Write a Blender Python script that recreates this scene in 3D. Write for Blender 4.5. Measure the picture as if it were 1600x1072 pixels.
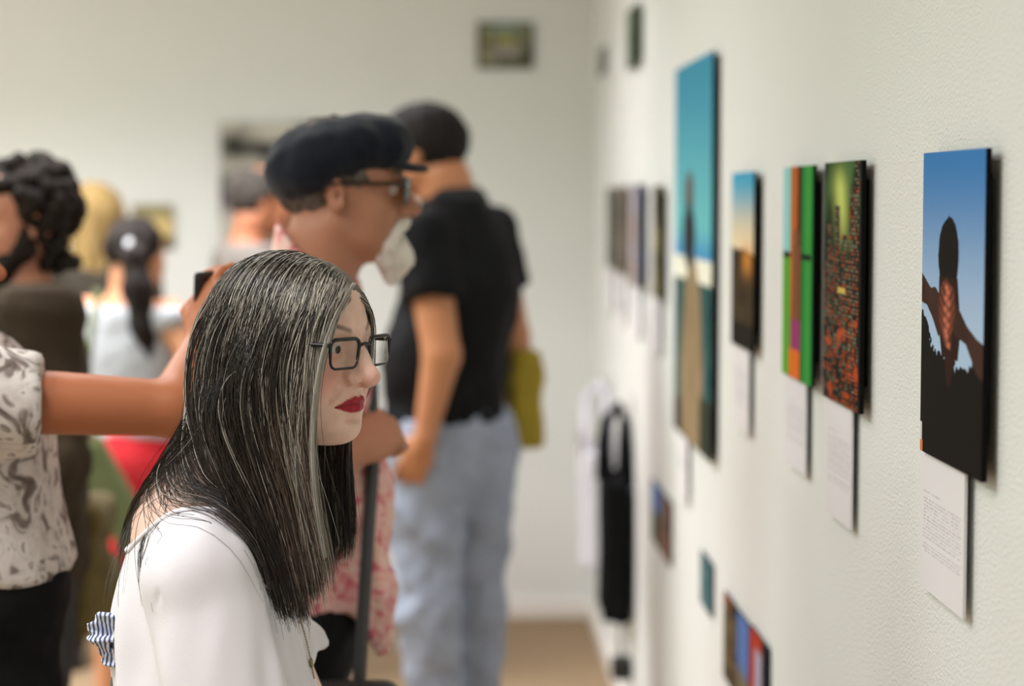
import bpy, math
import numpy as np
from mathutils import Matrix, Vector

for o in list(bpy.data.objects):
    bpy.data.objects.remove(o, do_unlink=True)
SC = bpy.context.scene
COL = SC.collection
RNG = np.random.default_rng(7)

# ------------------------------------------------------------------ camera
FPX = 3333.0                       # focal length in pixels of the 1600 x 1072 frame
CAMZ = 1.60
cam_d = bpy.data.cameras.new('camera')
cam_d.sensor_width = 36.0
cam_d.lens = FPX * 36.0 / 1600.0
cam_d.clip_start = 0.05
cam_d.clip_end = 60
cam = bpy.data.objects.new('camera', cam_d)
COL.objects.link(cam)
YAW = math.atan(110 / FPX)         # the long wall's vanishing point is at pixel (690, 305)
PITCH = math.atan(231 / FPX)
cam.location = (0, 0, CAMZ)
cam.rotation_euler = (math.pi / 2 - PITCH, 0, -YAW)
cam_d.dof.use_dof = True
cam_d.dof.focus_distance = 2.50
cam_d.dof.aperture_fstop = 2.6
cam_d.dof.aperture_blades = 0
SC.camera = cam

# ------------------------------------------------------------------ world, lights, exposure
W = bpy.data.worlds.new('world')
SC.world = W
W.use_nodes = True
W.node_tree.nodes['Background'].inputs[0].default_value = (0.9, 0.95, 1, 1)
W.node_tree.nodes['Background'].inputs[1].default_value = 0.05


def area(name, loc, size, power, color, rot=(0, 0, 0)):
    l = bpy.data.lights.new(name, 'AREA')
    l.shape = 'RECTANGLE'
    l.size, l.size_y = size
    l.energy = power
    l.color = color
    o = bpy.data.objects.new(name, l)
    COL.objects.link(o)
    o.location = loc
    o.rotation_euler = rot
    return o


# open fluorescent panels: a little green, lighting the whole room
for lx in (-1.9, -4.4):
    for ly, pw in ((-0.8, 22), (2.4, 36), (5.4, 54)):
        area('ceiling_panel', (lx, ly, 3.02), (0.6, 1.2), pw, (0.90, 1.0, 0.93))
# recessed louvred downlights: neutral to rosy, kept off the top of the walls
for lx, ly, pw in ((-1.0, -1.0, 18), (-3.3, -1.0, 18), (-1.0, 1.7, 19), (-3.3, 1.7, 17), (-0.9, 4.4, 20), (-3.3, 4.4, 18), (-1.7, 6.1, 50), (-4.0, 6.1, 44), (-0.65, 6.2, 23)):
    d_ = area('ceiling_downlight', (lx, ly, 3.02), (0.6, 0.6), pw, (1.0, 0.95, 1.0))
    d_.data.spread = math.radians(118)
SC.view_settings.view_transform = 'Standard'
SC.view_settings.look = 'None'
SC.view_settings.gamma = 1.0
SC.view_settings.use_curve_mapping = False
SC.view_settings.exposure = 0.08

# ------------------------------------------------------------------ helpers
CR = Matrix.Rotation(-YAW, 3, 'Z') @ Matrix.Rotation(math.pi / 2 - PITCH, 3, 'X')


def ray(px, py):
    return CR @ Vector(((px - 800) / FPX, -(py - 536) / FPX, -1))


def at(px, py, Y):
    """the point of the place seen at a pixel, at distance Y down the room"""
    d = ray(px, py)
    return Vector((0, 0, CAMZ)) + d * (Y / d.y)


def atx(px, py, X):
    """the point seen at a pixel on a plane parallel to the right wall"""
    d = ray(px, py)
    return Vector((0, 0, CAMZ)) + d * (X / d.x)


def empty(name, loc, rz=0.0):
    o = bpy.data.objects.new(name, None)
    o.empty_display_size = 0.1
    COL.objects.link(o)
    o.location = loc
    o.rotation_euler = (0, 0, rz)
    return o


def tag(o, label=None, cat=None, group=None, kind=None):
    if label: o['label'] = label
    if cat: o['category'] = cat
    if group: o['group'] = group
    if kind: o['kind'] = kind
    return o


def mesh_np(name, v, faces, mat=None, parent=None, smooth=True, col=None, loc=None):
    """faces: list of int arrays (n,k)"""
    v = np.asarray(v, np.float32)
    if isinstance(faces, np.ndarray): faces = [faces]
    me = bpy.data.meshes.new(name)
    me.vertices.add(len(v))
    me.vertices.foreach_set('co', v.ravel())
    li = np.concatenate([f.ravel() for f in faces]).astype(np.int32)
    lens = np.concatenate([np.full(len(f), f.shape[1], np.int32) for f in faces])
    st = np.concatenate([[0], np.cumsum(lens)[:-1]]).astype(np.int32)
    me.loops.add(len(li))
    me.loops.foreach_set('vertex_index', li)
    me.polygons.add(len(lens))
    me.polygons.foreach_set('loop_start', st)
    me.polygons.foreach_set('loop_total', lens)
    me.polygons.foreach_set('use_smooth', np.full(len(lens), bool(smooth)))
    if col is not None:
        a = me.color_attributes.new('Col', 'FLOAT_COLOR', 'POINT')
        c = np.ones((len(v), 4), np.float32)
        c[:, :3] = col
        a.data.foreach_set('color', c.ravel())
    me.update(calc_edges=True)
    me.validate()
    if mat: me.materials.append(mat)
    o = bpy.data.objects.new(name, me)
    COL.objects.link(o)
    if parent: o.parent = parent
    if loc is not None: o.location = loc
    return o


class MB:
    """collects simple solids into one mesh"""
    def __init__(s): s.v = []; s.f = []

    def box(s, lo, hi):
        x0, y0, z0 = lo; x1, y1, z1 = hi
        n = len(s.v)
        s.v += [(x0, y0, z0), (x1, y0, z0), (x1, y1, z0), (x0, y1, z0), (x0, y0, z1), (x1, y0, z1), (x1, y1, z1), (x0, y1, z1)]
        s.f += [tuple(n + i for i in q) for q in ((0, 3, 2, 1), (4, 5, 6, 7), (0, 1, 5, 4), (1, 2, 6, 5), (2, 3, 7, 6), (3, 0, 4, 7))]
        return s

    def tube(s, pts, r, n=8, closed=False, cap=True):
        pts = [Vector(p) for p in pts]
        m = len(pts)
        rr = r if hasattr(r, '__len__') else [r] * m
        base = len(s.v)
        up = Vector((0.13, 0.21, 0.97))
        for i, p in enumerate(pts):
            if closed: t = pts[(i + 1) % m] - pts[i - 1]
            else: t = pts[min(i + 1, m - 1)] - pts[max(i - 1, 0)]
            t.normalize()
            a = t.cross(up)
            if a.length < 1e-3: a = t.cross(Vector((1, 0, 0)))
            a.normalize(); b = t.cross(a)
            for k in range(n):
                w = 2 * math.pi * k / n
                q = p + (a * math.cos(w) + b * math.sin(w)) * rr[i]
                s.v.append(tuple(q))
        for i in range(m if closed else m - 1):
            for k in range(n):
                i2 = (i + 1) % m
                s.f.append((base + i * n + k, base + i * n + (k + 1) % n, base + i2 * n + (k + 1) % n, base + i2 * n + k))
        if cap and not closed:
            s.f.append(tuple(base + k for k in range(n))[::-1])
            s.f.append(tuple(base + (m - 1) * n + k for k in range(n)))
        return s

    def build(s, name, mat, parent=None, smooth=False, bevel=0.0, loc=None):
        me = bpy.data.meshes.new(name)
        me.from_pydata(s.v, [], s.f)
        me.polygons.foreach_set('use_smooth', [smooth] * len(me.polygons))
        me.update()
        if mat: me.materials.append(mat)
        o = bpy.data.objects.new(name, me)
        COL.objects.link(o)
        if parent: o.parent = parent
        if loc is not None: o.location = loc
        if bevel:
            b = o.modifiers.new('bevel', 'BEVEL'); b.width = bevel; b.segments = 2; b.limit_method = 'ANGLE'
        return o


# ------------------------------------------------------------------ materials
def srgb(r, g, b):
    f = lambda c: (c / 255 / 12.92) if c / 255 <= 0.04045 else ((c / 255 + 0.055) / 1.055) ** 2.4
    return (f(r), f(g), f(b))


MATS = {}


def mat(name, color=None, rough=0.6, spec=0.5, metal=0.0, noise=0.0, nscale=20.0, bump=0.0, bscale=200.0, attr=False,
        sss=0.0, sheen=0.0, coat=0.0, stretch=None):
    if name in MATS: return MATS[name]
    m = bpy.data.materials.new(name)
    m.use_nodes = True
    nt = m.node_tree
    b = nt.nodes['Principled BSDF']
    b.inputs['Roughness'].default_value = rough
    b.inputs['Specular IOR Level'].default_value = spec
    b.inputs['Metallic'].default_value = metal
    if sheen: b.inputs['Sheen Weight'].default_value = sheen
    if coat: b.inputs['Coat Weight'].default_value = coat
    if sss:
        b.inputs['Subsurface Weight'].default_value = sss
        b.inputs['Subsurface Radius'].default_value = (1.0, 0.35, 0.2)
        b.inputs['Subsurface Scale'].default_value = 0.006
    tc = nt.nodes.new('ShaderNodeTexCoord')
    vec = tc.outputs['Object']
    if stretch:
        mp = nt.nodes.new('ShaderNodeMapping')
        mp.inputs['Scale'].default_value = stretch
        nt.links.new(vec, mp.inputs[0]); vec = mp.outputs[0]
    src = None
    if attr:
        a = nt.nodes.new('ShaderNodeAttribute'); a.attribute_name = 'Col'
        src = a.outputs['Color']
    else:
        b.inputs['Base Color'].default_value = (*color, 1)
    if noise:
        n = nt.nodes.new('ShaderNodeTexNoise')
        n.inputs['Scale'].default_value = nscale; n.inputs['Detail'].default_value = 4
        nt.links.new(vec, n.inputs['Vector'])
        mr = nt.nodes.new('ShaderNodeMapRange')
        mr.inputs[1].default_value = 0.3; mr.inputs[2].default_value = 0.7
        mr.inputs[3].default_value = 1 - noise; mr.inputs[4].default_value = 1 + noise
        nt.links.new(n.outputs['Fac'], mr.inputs[0])
        mx = nt.nodes.new('ShaderNodeVectorMath'); mx.operation = 'SCALE'
        if src: nt.links.new(src, mx.inputs[0])
        else: mx.inputs[0].default_value = color
        nt.links.new(mr.outputs[0], mx.inputs['Scale'])
        src = mx.outputs[0]
    if src: nt.links.new(src, b.inputs['Base Color'])
    if bump:
        n = nt.nodes.new('ShaderNodeTexNoise')
        n.inputs['Scale'].default_value = bscale; n.inputs['Detail'].default_value = 3
        nt.links.new(vec, n.inputs['Vector'])
        bp = nt.nodes.new('ShaderNodeBump')
        bp.inputs['Strength'].default_value = 1.0; bp.inputs['Distance'].default_value = bump
        nt.links.new(n.outputs['Fac'], bp.inputs['Height'])
        nt.links.new(bp.outputs[0], b.inputs['Normal'])
    MATS[name] = m
    return m


def ramp_mat(name, stops, tex='NOISE', scale=10.0, detail=4.0, rough=0.8, stretch=(1, 1, 1), const=False, bump=0.0, dist=0.0, sheen=0.0):
    """pattern printed or dyed in cloth: a texture through a colour ramp"""
    if name in MATS: return MATS[name]
    m = bpy.data.materials.new(name); m.use_nodes = True
    nt = m.node_tree; b = nt.nodes['Principled BSDF']
    b.inputs['Roughness'].default_value = rough
    b.inputs['Specular IOR Level'].default_value = 0.25
    if sheen: b.inputs['Sheen Weight'].default_value = sheen
    tc = nt.nodes.new('ShaderNodeTexCoord')
    mp = nt.nodes.new('ShaderNodeMapping'); mp.inputs['Scale'].default_value = stretch
    nt.links.new(tc.outputs['Object'], mp.inputs[0])
    if tex == 'NOISE':
        t = nt.nodes.new('ShaderNodeTexNoise'); t.inputs['Detail'].default_value = detail; t.inputs['Distortion'].default_value = dist
        out = t.outputs['Fac']
    elif tex == 'VORONOI':
        t = nt.nodes.new('ShaderNodeTexVoronoi'); out = t.outputs['Distance']
    else:
        t = nt.nodes.new('ShaderNodeTexWave'); t.inputs['Distortion'].default_value = dist; out = t.outputs['Fac']
    t.inputs['Scale'].default_value = scale
    nt.links.new(mp.outputs[0], t.inputs['Vector'])
    r = nt.nodes.new('ShaderNodeValToRGB')
    if const: r.color_ramp.interpolation = 'CONSTANT'
    els = r.color_ramp.elements
    while len(els) < len(stops): els.new(0.5)
    for e, (p, c) in zip(els, stops):
        e.position = p; e.color = (*c, 1)
    nt.links.new(out, r.inputs[0])
    nt.links.new(r.outputs[0], b.inputs['Base Color'])
    if bump:
        n = nt.nodes.new('ShaderNodeTexNoise'); n.inputs['Scale'].default_value = 60
        nt.links.new(tc.outputs['Object'], n.inputs['Vector'])
        bp = nt.nodes.new('ShaderNodeBump'); bp.inputs['Distance'].default_value = bump
        nt.links.new(n.outputs['Fac'], bp.inputs['Height']); nt.links.new(bp.outputs[0], b.inputs['Normal'])
    MATS[name] = m
    return m


# ------------------------------------------------------------------ signed distance modelling
def axis(lo, hi, step, fine=()):
    """grid coordinates: coarse step, finer inside the given spans (a, b, step)"""
    out = [lo]
    x = lo
    while x < hi:
        s = step
        for a, b, f in fine:
            if a <= x < b: s = min(s, f)
        x += s
        out.append(x)
    return np.array(out, np.float32)


class Fr:
    """a local frame (rotation, origin, uniform scale) of a field"""
    def __init__(s, o=(0, 0, 0), yaw=0.0, pitch=0.0, roll=0.0, sc=1.0, R=None):
        if R is None:
            R = np.array(Matrix.Rotation(yaw, 3, 'Z') @ Matrix.Rotation(pitch, 3, 'Y') @ Matrix.Rotation(roll, 3, 'X'))
        s.R = np.asarray(R, float); s.o = np.asarray(o, float); s.sc = sc

    def w(s, p): return s.R @ (np.asarray(p, float) * s.sc) + s.o
    def ws(s, P): return (np.asarray(P, float) * s.sc) @ s.R.T + s.o
    def inv(s, P): return ((np.asarray(P, float) - s.o) @ s.R) / s.sc


ID = Fr()


def d_ell(p, c, r):
    q = [p[i] - c[i] for i in range(3)]
    k0 = np.sqrt((q[0] / r[0]) ** 2 + (q[1] / r[1]) ** 2 + (q[2] / r[2]) ** 2)
    k1 = np.sqrt((q[0] / r[0] ** 2) ** 2 + (q[1] / r[1] ** 2) ** 2 + (q[2] / r[2] ** 2) ** 2)
    return k0 * (k0 - 1) / np.maximum(k1, 1e-6)


def d_cone(p, a, b, ra, rb):
    a = np.asarray(a, float); b = np.asarray(b, float)
    ba = b - a
    q = [p[i] - a[i] for i in range(3)]
    t = np.clip((q[0] * ba[0] + q[1] * ba[1] + q[2] * ba[2]) / max(ba @ ba, 1e-12), 0, 1)
    return np.sqrt((q[0] - ba[0] * t) ** 2 + (q[1] - ba[1] * t) ** 2 + (q[2] - ba[2] * t) ** 2) - (ra + (rb - ra) * t)


def smin(a, b, k):
    if k <= 0: return np.minimum(a, b)
    h = np.maximum(k - np.abs(a - b), 0) / k
    return np.minimum(a, b) - h * h * k * 0.25


class Field:
    def __init__(s, xs, ys, zs):
        s.ax = (xs, ys, zs)
        s.X = xs[:, None, None]; s.Y = ys[None, :, None]; s.Z = zs[None, None, :]
        s.d = np.full((len(xs), len(ys), len(zs)), 0.3, np.float32)

    def apply(s, fn, lo, hi, fr=ID, k=0.01, mode='u', pad=0.03):
        lo = np.asarray(lo, float); hi = np.asarray(hi, float)
        c = np.array([[(lo, hi)[i][0], (lo, hi)[j][1], (lo, hi)[m][2]] for i in (0, 1) for j in (0, 1) for m in (0, 1)])
        c = fr.ws(c)
        a = c.min(0) - pad - k; b = c.max(0) + pad + k
        sl = []
        for i in range(3):
            i0 = int(np.searchsorted(s.ax[i], a[i])); i1 = int(np.searchsorted(s.ax[i], b[i]))
            if i1 <= i0: return s
            sl.append(slice(i0, i1))
        R = fr.R / fr.sc
        x = s.X[sl[0]] - np.float32(fr.o[0]); y = s.Y[:, sl[1]] - np.float32(fr.o[1]); z = s.Z[:, :, sl[2]] - np.float32(fr.o[2])
        R = R.astype(np.float32)
        p = [R[0, i] * x + R[1, i] * y + R[2, i] * z for i in range(3)]
        v = (fn(p) * fr.sc).astype(np.float32)
        sub = s.d[sl[0], sl[1], sl[2]]
        if mode == 'u': r = smin(sub, v, k)
        elif mode == 's': r = -smin(-sub, v, k)
        elif mode == 'i': r = -smin(-sub, -v, k)
        s.d[sl[0], sl[1], sl[2]] = r
        return s

    def ell(s, c, r, k=0.01, fr=ID, mode='u', rot=None, inf=0.0):
        r = [q + inf for q in r]
        if rot is not None:
            R = fr.R @ np.array(Matrix.Rotation(rot[2], 3, 'Z') @ Matrix.Rotation(rot[1], 3, 'Y') @ Matrix.Rotation(rot[0], 3, 'X'))
            fr = Fr(fr.w(c), R=R, sc=fr.sc); c = (0, 0, 0)
        c = np.asarray(c, float); rr = np.asarray(r, float)
        return s.apply(lambda p: d_ell(p, c, r), c - rr, c + rr, fr, k, mode)

    def cone(s, a, b, ra, rb, k=0.01, fr=ID, mode='u', inf=0.0):
        a = np.asarray(a, float); b = np.asarray(b, float); ra += inf; rb += inf
        m = max(ra, rb)
        return s.apply(lambda p: d_cone(p, a, b, ra, rb), np.minimum(a, b) - m, np.maximum(a, b) + m, fr, k, mode)

    def chain(s, pts, rs, k=0.01, fr=ID, mode='u', inf=0.0):
        for i in range(len(pts) - 1):
            s.cone(pts[i], pts[i + 1], rs[i], rs[i + 1], k, fr, mode, inf)
        return s

    def cutcone(s, a, b, ra, rb, k, fr=ID, inf=0.0, t1=1.0):
        """a sleeve: a cone sliced square across at b"""
        a = np.asarray(a, float); b = np.asarray(b, float); ra += inf; rb += inf
        n = (b - a) / np.linalg.norm(b - a)
        m = max(ra, rb)

        def fn(p):
            pl = (p[0] - b[0]) * n[0] + (p[1] - b[1]) * n[1] + (p[2] - b[2]) * n[2]
            return np.maximum(d_cone(p, a, b + n * 0.03, ra, rb), pl)
        return s.apply(fn, np.minimum(a, b) - m, np.maximum(a, b) + m, fr, k, 'u')

    def box(s, lo, hi, r=0.005, k=0.005, fr=ID, mode='u'):
        lo = np.asarray(lo, float); hi = np.asarray(hi, float); c = (lo + hi) / 2; h = (hi - lo) / 2 - r

        def fn(p):
            q = [np.abs(p[i] - c[i]) - h[i] for i in range(3)]
            o = np.sqrt(np.maximum(q[0], 0) ** 2 + np.maximum(q[1], 0) ** 2 + np.maximum(q[2], 0) ** 2)
            return o + np.minimum(np.maximum(np.maximum(q[0], q[1]), q[2]), 0) - r
        return s.apply(fn, lo, hi, fr, k, mode)

    def plane(s, fn, k=0.0):
        """keep where fn(X,Y,Z) < 0"""
        s.d = -smin(-s.d, -(fn(s.X, s.Y, s.Z)).astype(np.float32) + np.zeros_like(s.d), k)
        return s

    def warp(s, fn):
        s.d += fn(s.X, s.Y, s.Z).astype(np.float32)
        return s

    def sample(s, P):
        """trilinear value and gradient"""
        P = np.asarray(P, np.float32)
        I = []; T = []; S = []
        for i in range(3):
            a = s.ax[i]
            k = np.clip(np.searchsorted(a, P[:, i]) - 1, 0, len(a) - 2)
            w = a[k + 1] - a[k]
            I.append(k); S.append(w); T.append(np.clip((P[:, i] - a[k]) / w, 0, 1))
        v = {}
        for q in range(8):
            v[q] = s.d[I[0] + (q & 1), I[1] + (q >> 1 & 1), I[2] + (q >> 2 & 1)]
        tx, ty, tz = T
        l = lambda a, b, t: a + (b - a) * t
        x00 = l(v[0], v[1], tx); x10 = l(v[2], v[3], tx); x01 = l(v[4], v[5], tx); x11 = l(v[6], v[7], tx)
        y0 = l(x00, x10, ty); y1 = l(x01, x11, ty)
        d = l(y0, y1, tz)
        gx = (l(l(v[1] - v[0], v[3] - v[2], ty), l(v[5] - v[4], v[7] - v[6], ty), tz)) / S[0]
        gy = l(x10 - x00, x11 - x01, tz) / S[1]
        gz = (y1 - y0) / S[2]
        g = np.stack([gx, gy, gz], 1)
        return d, g / np.maximum(np.linalg.norm(g, axis=1, keepdims=True), 1e-6)

    def mesh(s):
        """surface nets"""
        d = s.d; xs, ys, zs = s.ax
        neg = d < 0
        n = [len(a) - 1 for a in s.ax]
        cnt = np.zeros(n, np.uint8)
        for i in (0, 1):
            for j in (0, 1):
                for k in (0, 1):
                    cnt += neg[i:n[0] + i, j:n[1] + j, k:n[2] + k]
        act = (cnt > 0) & (cnt < 8)
        C = np.argwhere(act)
        idx = np.full(n, -1, np.int32)
        idx[act] = np.arange(len(C))
        acc = np.zeros((len(C), 3)); num = np.zeros(len(C))
        for e in range(3):
            o1, o2 = [q for q in range(3) if q != e]
            for a in (0, 1):
                for b in (0, 1):
                    p = C.copy(); p[:, o1] += a; p[:, o2] += b
                    q = p.copy(); q[:, e] += 1
                    d0 = d[p[:, 0], p[:, 1], p[:, 2]]; d1 = d[q[:, 0], q[:, 1], q[:, 2]]
                    m = (d0 < 0) != (d1 < 0)
                    t = np.where(m, d0 / np.where(m, d0 - d1, 1), 0)
                    P = np.stack([s.ax[c][p[:, c]] for c in range(3)], 1).astype(float)
                    P[:, e] += t * (s.ax[e][q[:, e]] - s.ax[e][p[:, e]])
                    acc += np.where(m[:, None], P, 0); num += m
        V = acc / np.maximum(num, 1)[:, None]
        F = []
        for e in range(3):
            u, w = [(1, 2), (2, 0), (0, 1)][e]
            sl0 = [slice(None)] * 3; sl1 = [slice(None)] * 3
            sl0[e] = slice(0, -1); sl1[e] = slice(1, None)
            a = neg[tuple(sl0)]; b = neg[tuple(sl1)]
            E = np.argwhere(a != b)
            ok = (E[:, u] > 0) & (E[:, w] > 0) & (E[:, u] < n[u]) & (E[:, w] < n[w])
            E = E[ok]
            flip = b[E[:, 0], E[:, 1], E[:, 2]]
            q = []
            for du, dw in ((-1, -1), (0, -1), (0, 0), (-1, 0)):
                c = E.copy(); c[:, u] += du; c[:, w] += dw
                q.append(idx[c[:, 0], c[:, 1], c[:, 2]])
            q = np.stack(q, 1)
            q[flip] = q[flip][:, ::-1]
            F.append(q)
        F = np.concatenate(F)
        F = F[(F >= 0).all(1)]
        return V, F


def relax(V, F, it=1, lam=0.5):
    for _ in range(it):
        acc = np.zeros_like(V); num = np.zeros(len(V))
        for k in range(F.shape[1]):
            a = F[:, k]; b = F[:, (k + 1) % F.shape[1]]
            for c in range(3):
                acc[:, c] += np.bincount(a, V[b, c], len(V)) + np.bincount(b, V[a, c], len(V))
            num += np.bincount(a, minlength=len(V)) + np.bincount(b, minlength=len(V))
        V = V + lam * (acc / np.maximum(num, 1)[:, None] - V)
    return V


def wob(seed, scale, n=9):
    """a smooth pseudo-random function of place made of sine waves"""
    r = np.random.default_rng(seed)
    K = r.normal(size=(n, 3)); K /= np.linalg.norm(K, axis=1, keepdims=True)
    K *= (r.uniform(0.6, 1.7, n) * 2 * math.pi / scale)[:, None]
    ph = r.uniform(0, 6.28, n)

    def f(x, y, z):
        v = 0
        for i in range(n): v = v + np.sin(K[i, 0] * x + K[i, 1] * y + K[i, 2] * z + ph[i])
        return v / math.sqrt(n)
    return f


def sm(e0, e1, x):
    t = np.clip((x - e0) / (e1 - e0), 0, 1)
    return t * t * (3 - 2 * t)

# ================================================================== the room
WX = 0.565           # right wall
BY = 8.0             # back wall
wall_paint = mat('wall_paint', (0.785, 0.795, 0.775), rough=0.62, spec=0.3, noise=0.015, nscale=2.5, bump=0.0026, bscale=230)
trim_paint = mat('trim_paint', (0.82, 0.79, 0.74), rough=0.4)
ceil_paint = mat('ceiling_paint', (0.79, 0.80, 0.78), rough=0.9)
floor_mat = ramp_mat('carpet_tan', [(0.25, srgb(122, 101, 78)), (0.5, srgb(141, 119, 93)), (0.75, srgb(157, 136, 108))], scale=60, rough=0.95, bump=0.004)


def struct(name, lo, hi, m, parent=None, bevel=0.0):
    o = MB().box(lo, hi).build(name, m, parent, bevel=bevel)
    if not parent: o['kind'] = 'structure'
    return o


struct('floor', (-6.2, -3.2, -0.1), (WX + 0.2, BY + 0.2, 0), floor_mat)
struct('ceiling', (-6.2, -3.2, 3.05), (WX + 0.2, BY + 0.2, 3.15), ceil_paint)
struct('wall_right', (WX, -3.0, 0), (WX + 0.15, BY, 3.05), wall_paint)
struct('wall_back', (-6.0, BY, 0), (WX + 0.15, BY + 0.15, 3.05), wall_paint)
struct('wall_left', (-6.15, -3.0, 0), (-6.0, BY, 3.05), wall_paint)
struct('wall_front', (-6.0, -3.15, 0), (WX + 0.15, -3.0, 3.05), wall_paint)
struct('baseboard_back', (-6.0, BY - 0.014, 0), (WX - 0.014, BY, 0.07), trim_paint, bevel=0.004)
struct('baseboard_right', (WX - 0.014, -3.0, 0), (WX, BY, 0.07), trim_paint, bevel=0.004)

# ------------------------------------------------------------------ printed pictures
print_mat = mat('photo_print', attr=True, rough=0.6, spec=0.03)
board_edge = mat('board_edge_black', (0.006, 0.006, 0.007), rough=0.8, spec=0.08)
block_mat = mat('mount_block_black', (0.006, 0.006, 0.007), rough=0.9, spec=0.05)
card_edge = mat('card_white', (0.78, 0.77, 0.78), rough=0.8)


def rgb(c): return np.array(srgb(*c))


def mixc(a, b, t): return a + (b - a) * t[..., None]


def vnoise(u, v, su, sv, seed):
    """value noise on the picture"""
    r = np.random.default_rng(seed)
    nu, nv = int(su) + 2, int(sv) + 2
    g = r.random((nu, nv))
    x = np.clip(u, 0, 1) * su; y = np.clip(v, 0, 1) * sv
    i = np.clip(x.astype(int), 0, nu - 2); j = np.clip(y.astype(int), 0, nv - 2)
    a = sm(0, 1, x - i); b = sm(0, 1, y - j)
    return (g[i, j] * (1 - a) + g[i + 1, j] * a) * (1 - b) + (g[i, j + 1] * (1 - a) + g[i + 1, j + 1] * a) * b


def inpoly(u, v, poly):
    r = np.zeros(u.shape, bool)
    n = len(poly)
    for i in range(n):
        x0, y0 = poly[i]; x1, y1 = poly[(i + 1) % n]
        if y0 == y1: continue
        c = ((y0 > v) != (y1 > v)) & (u < (x1 - x0) * (v - y0) / (y1 - y0) + x0)
        r ^= c
    return r


def put(c, m, col):
    c[m] = col
    return c


def pic_silhouette(u, v):
    c = mixc(rgb((62, 124, 186)), rgb((168, 192, 220)), sm(0.0, 0.62, v))
    dark = rgb((24, 21, 19)); skin = rgb((62, 42, 34))
    rag = (vnoise(u, v, 40, 60, 5) - 0.5) * 0.05
    # body
    body = inpoly(u, v + rag, [(-0.1, 0.52), (0.02, 0.52), (0.10, 0.56), (0.19, 0.63), (0.33, 0.645), (0.5, 0.66), (0.62, 0.685), (0.75, 0.68), (0.86, 0.655), (1.1, 0.66), (1.1, 1.2), (-0.1, 1.2)])
    put(c, body, dark)
    head = (((u - 0.45) / 0.165) ** 2 + ((v - 0.335) / 0.125) ** 2 < 1 + rag * 3) | inpoly(u, v, [(0.36, 0.245), (0.45, 0.205 ), (0.54, 0.25)])
    put(c, head, dark)
    neck = inpoly(u, v, [(0.3, 0.4), (0.6, 0.4), (0.66, 0.56), (0.62, 0.66), (0.36, 0.66), (0.3, 0.56)])
    put(c, neck, rgb((44, 28, 22)))
    armL = inpoly(u, v, [(-0.1, 0.37), (0.02, 0.405), (0.16, 0.445), (0.24, 0.44), (0.34, 0.47), (0.42, 0.55), (0.30, 0.60), (0.2, 0.545), (0.1, 0.505), (-0.1, 0.49)])
    armR = inpoly(u, v, [(0.52, 0.47), (0.64, 0.50), (0.76, 0.545), (0.9, 0.575), (1.1, 0.60), (1.1, 0.72), (0.9, 0.68), (0.74, 0.60), (0.6, 0.585), (0.5, 0.56)])
    sh = 0.75 + 0.5 * vnoise(u, v, 7, 9, 3)
    put(c, armL, skin); put(c, armR, skin)
    c[armL | armR] *= sh[armL | armR][:, None]
    put(c, inpoly(u, v, [(0.4, 0.64), (0.58, 0.64), (0.5, 0.75), (0.44, 0.745)]), rgb((50, 30, 24)))
    hand = inpoly(u, v, [(0.33, 0.43), (0.42, 0.405), (0.55, 0.44), (0.57, 0.52), (0.52, 0.585), (0.5, 0.635), (0.4, 0.625), (0.3, 0.56), (0.3, 0.48)])
    put(c, hand, rgb((84, 48, 38)))
    # fingers laced across each other, lit from below
    for i, (fu, fv) in enumerate(((0.38, 0.425), (0.50, 0.440), (0.37, 0.460), (0.51, 0.475), (0.36, 0.495), (0.51, 0.510), (0.36, 0.530), (0.50, 0.545), (0.37, 0.565), (0.48, 0.582), (0.42, 0.608))):
        ang = math.radians(28 if i % 2 == 0 else -28)
        du = (u - fu); dv = (v - fv) * 1.05
        a_ = du * math.cos(ang) + dv * math.sin(ang); b_ = -du * math.sin(ang) + dv * math.cos(ang)
        d2 = (a_ / 0.10) ** 2 + ((b_ - 0.016) / 0.012) ** 2
        c = mixc(c, rgb((40, 22, 18)), np.exp(-d2 * 1.2) * 0.75 * hand)
        d = (a_ / 0.085) ** 2 + (b_ / 0.0135) ** 2
        c = mixc(c, rgb((128, 70, 52)), np.exp(-d * 1.3) * 0.9 * hand)
        tip = fu + (0.055 if i % 2 == 0 else -0.055) * math.cos(ang)
        d = ((u - tip) / 0.032) ** 2 + ((v - fv - 0.055 * math.sin(abs(ang)) * 0.4) / 0.011) ** 2
        c = mixc(c, rgb((214, 124, 96)), np.exp(-d * 1.2) * 0.85 * hand)
    put(c, (u < 0.035) & (v > 0.9) & (v < 0.965), rgb((210, 205, 210)))
    put(c, (u < 0.05) & (v > 0.962), rgb((214, 120, 70)))
    return c


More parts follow.
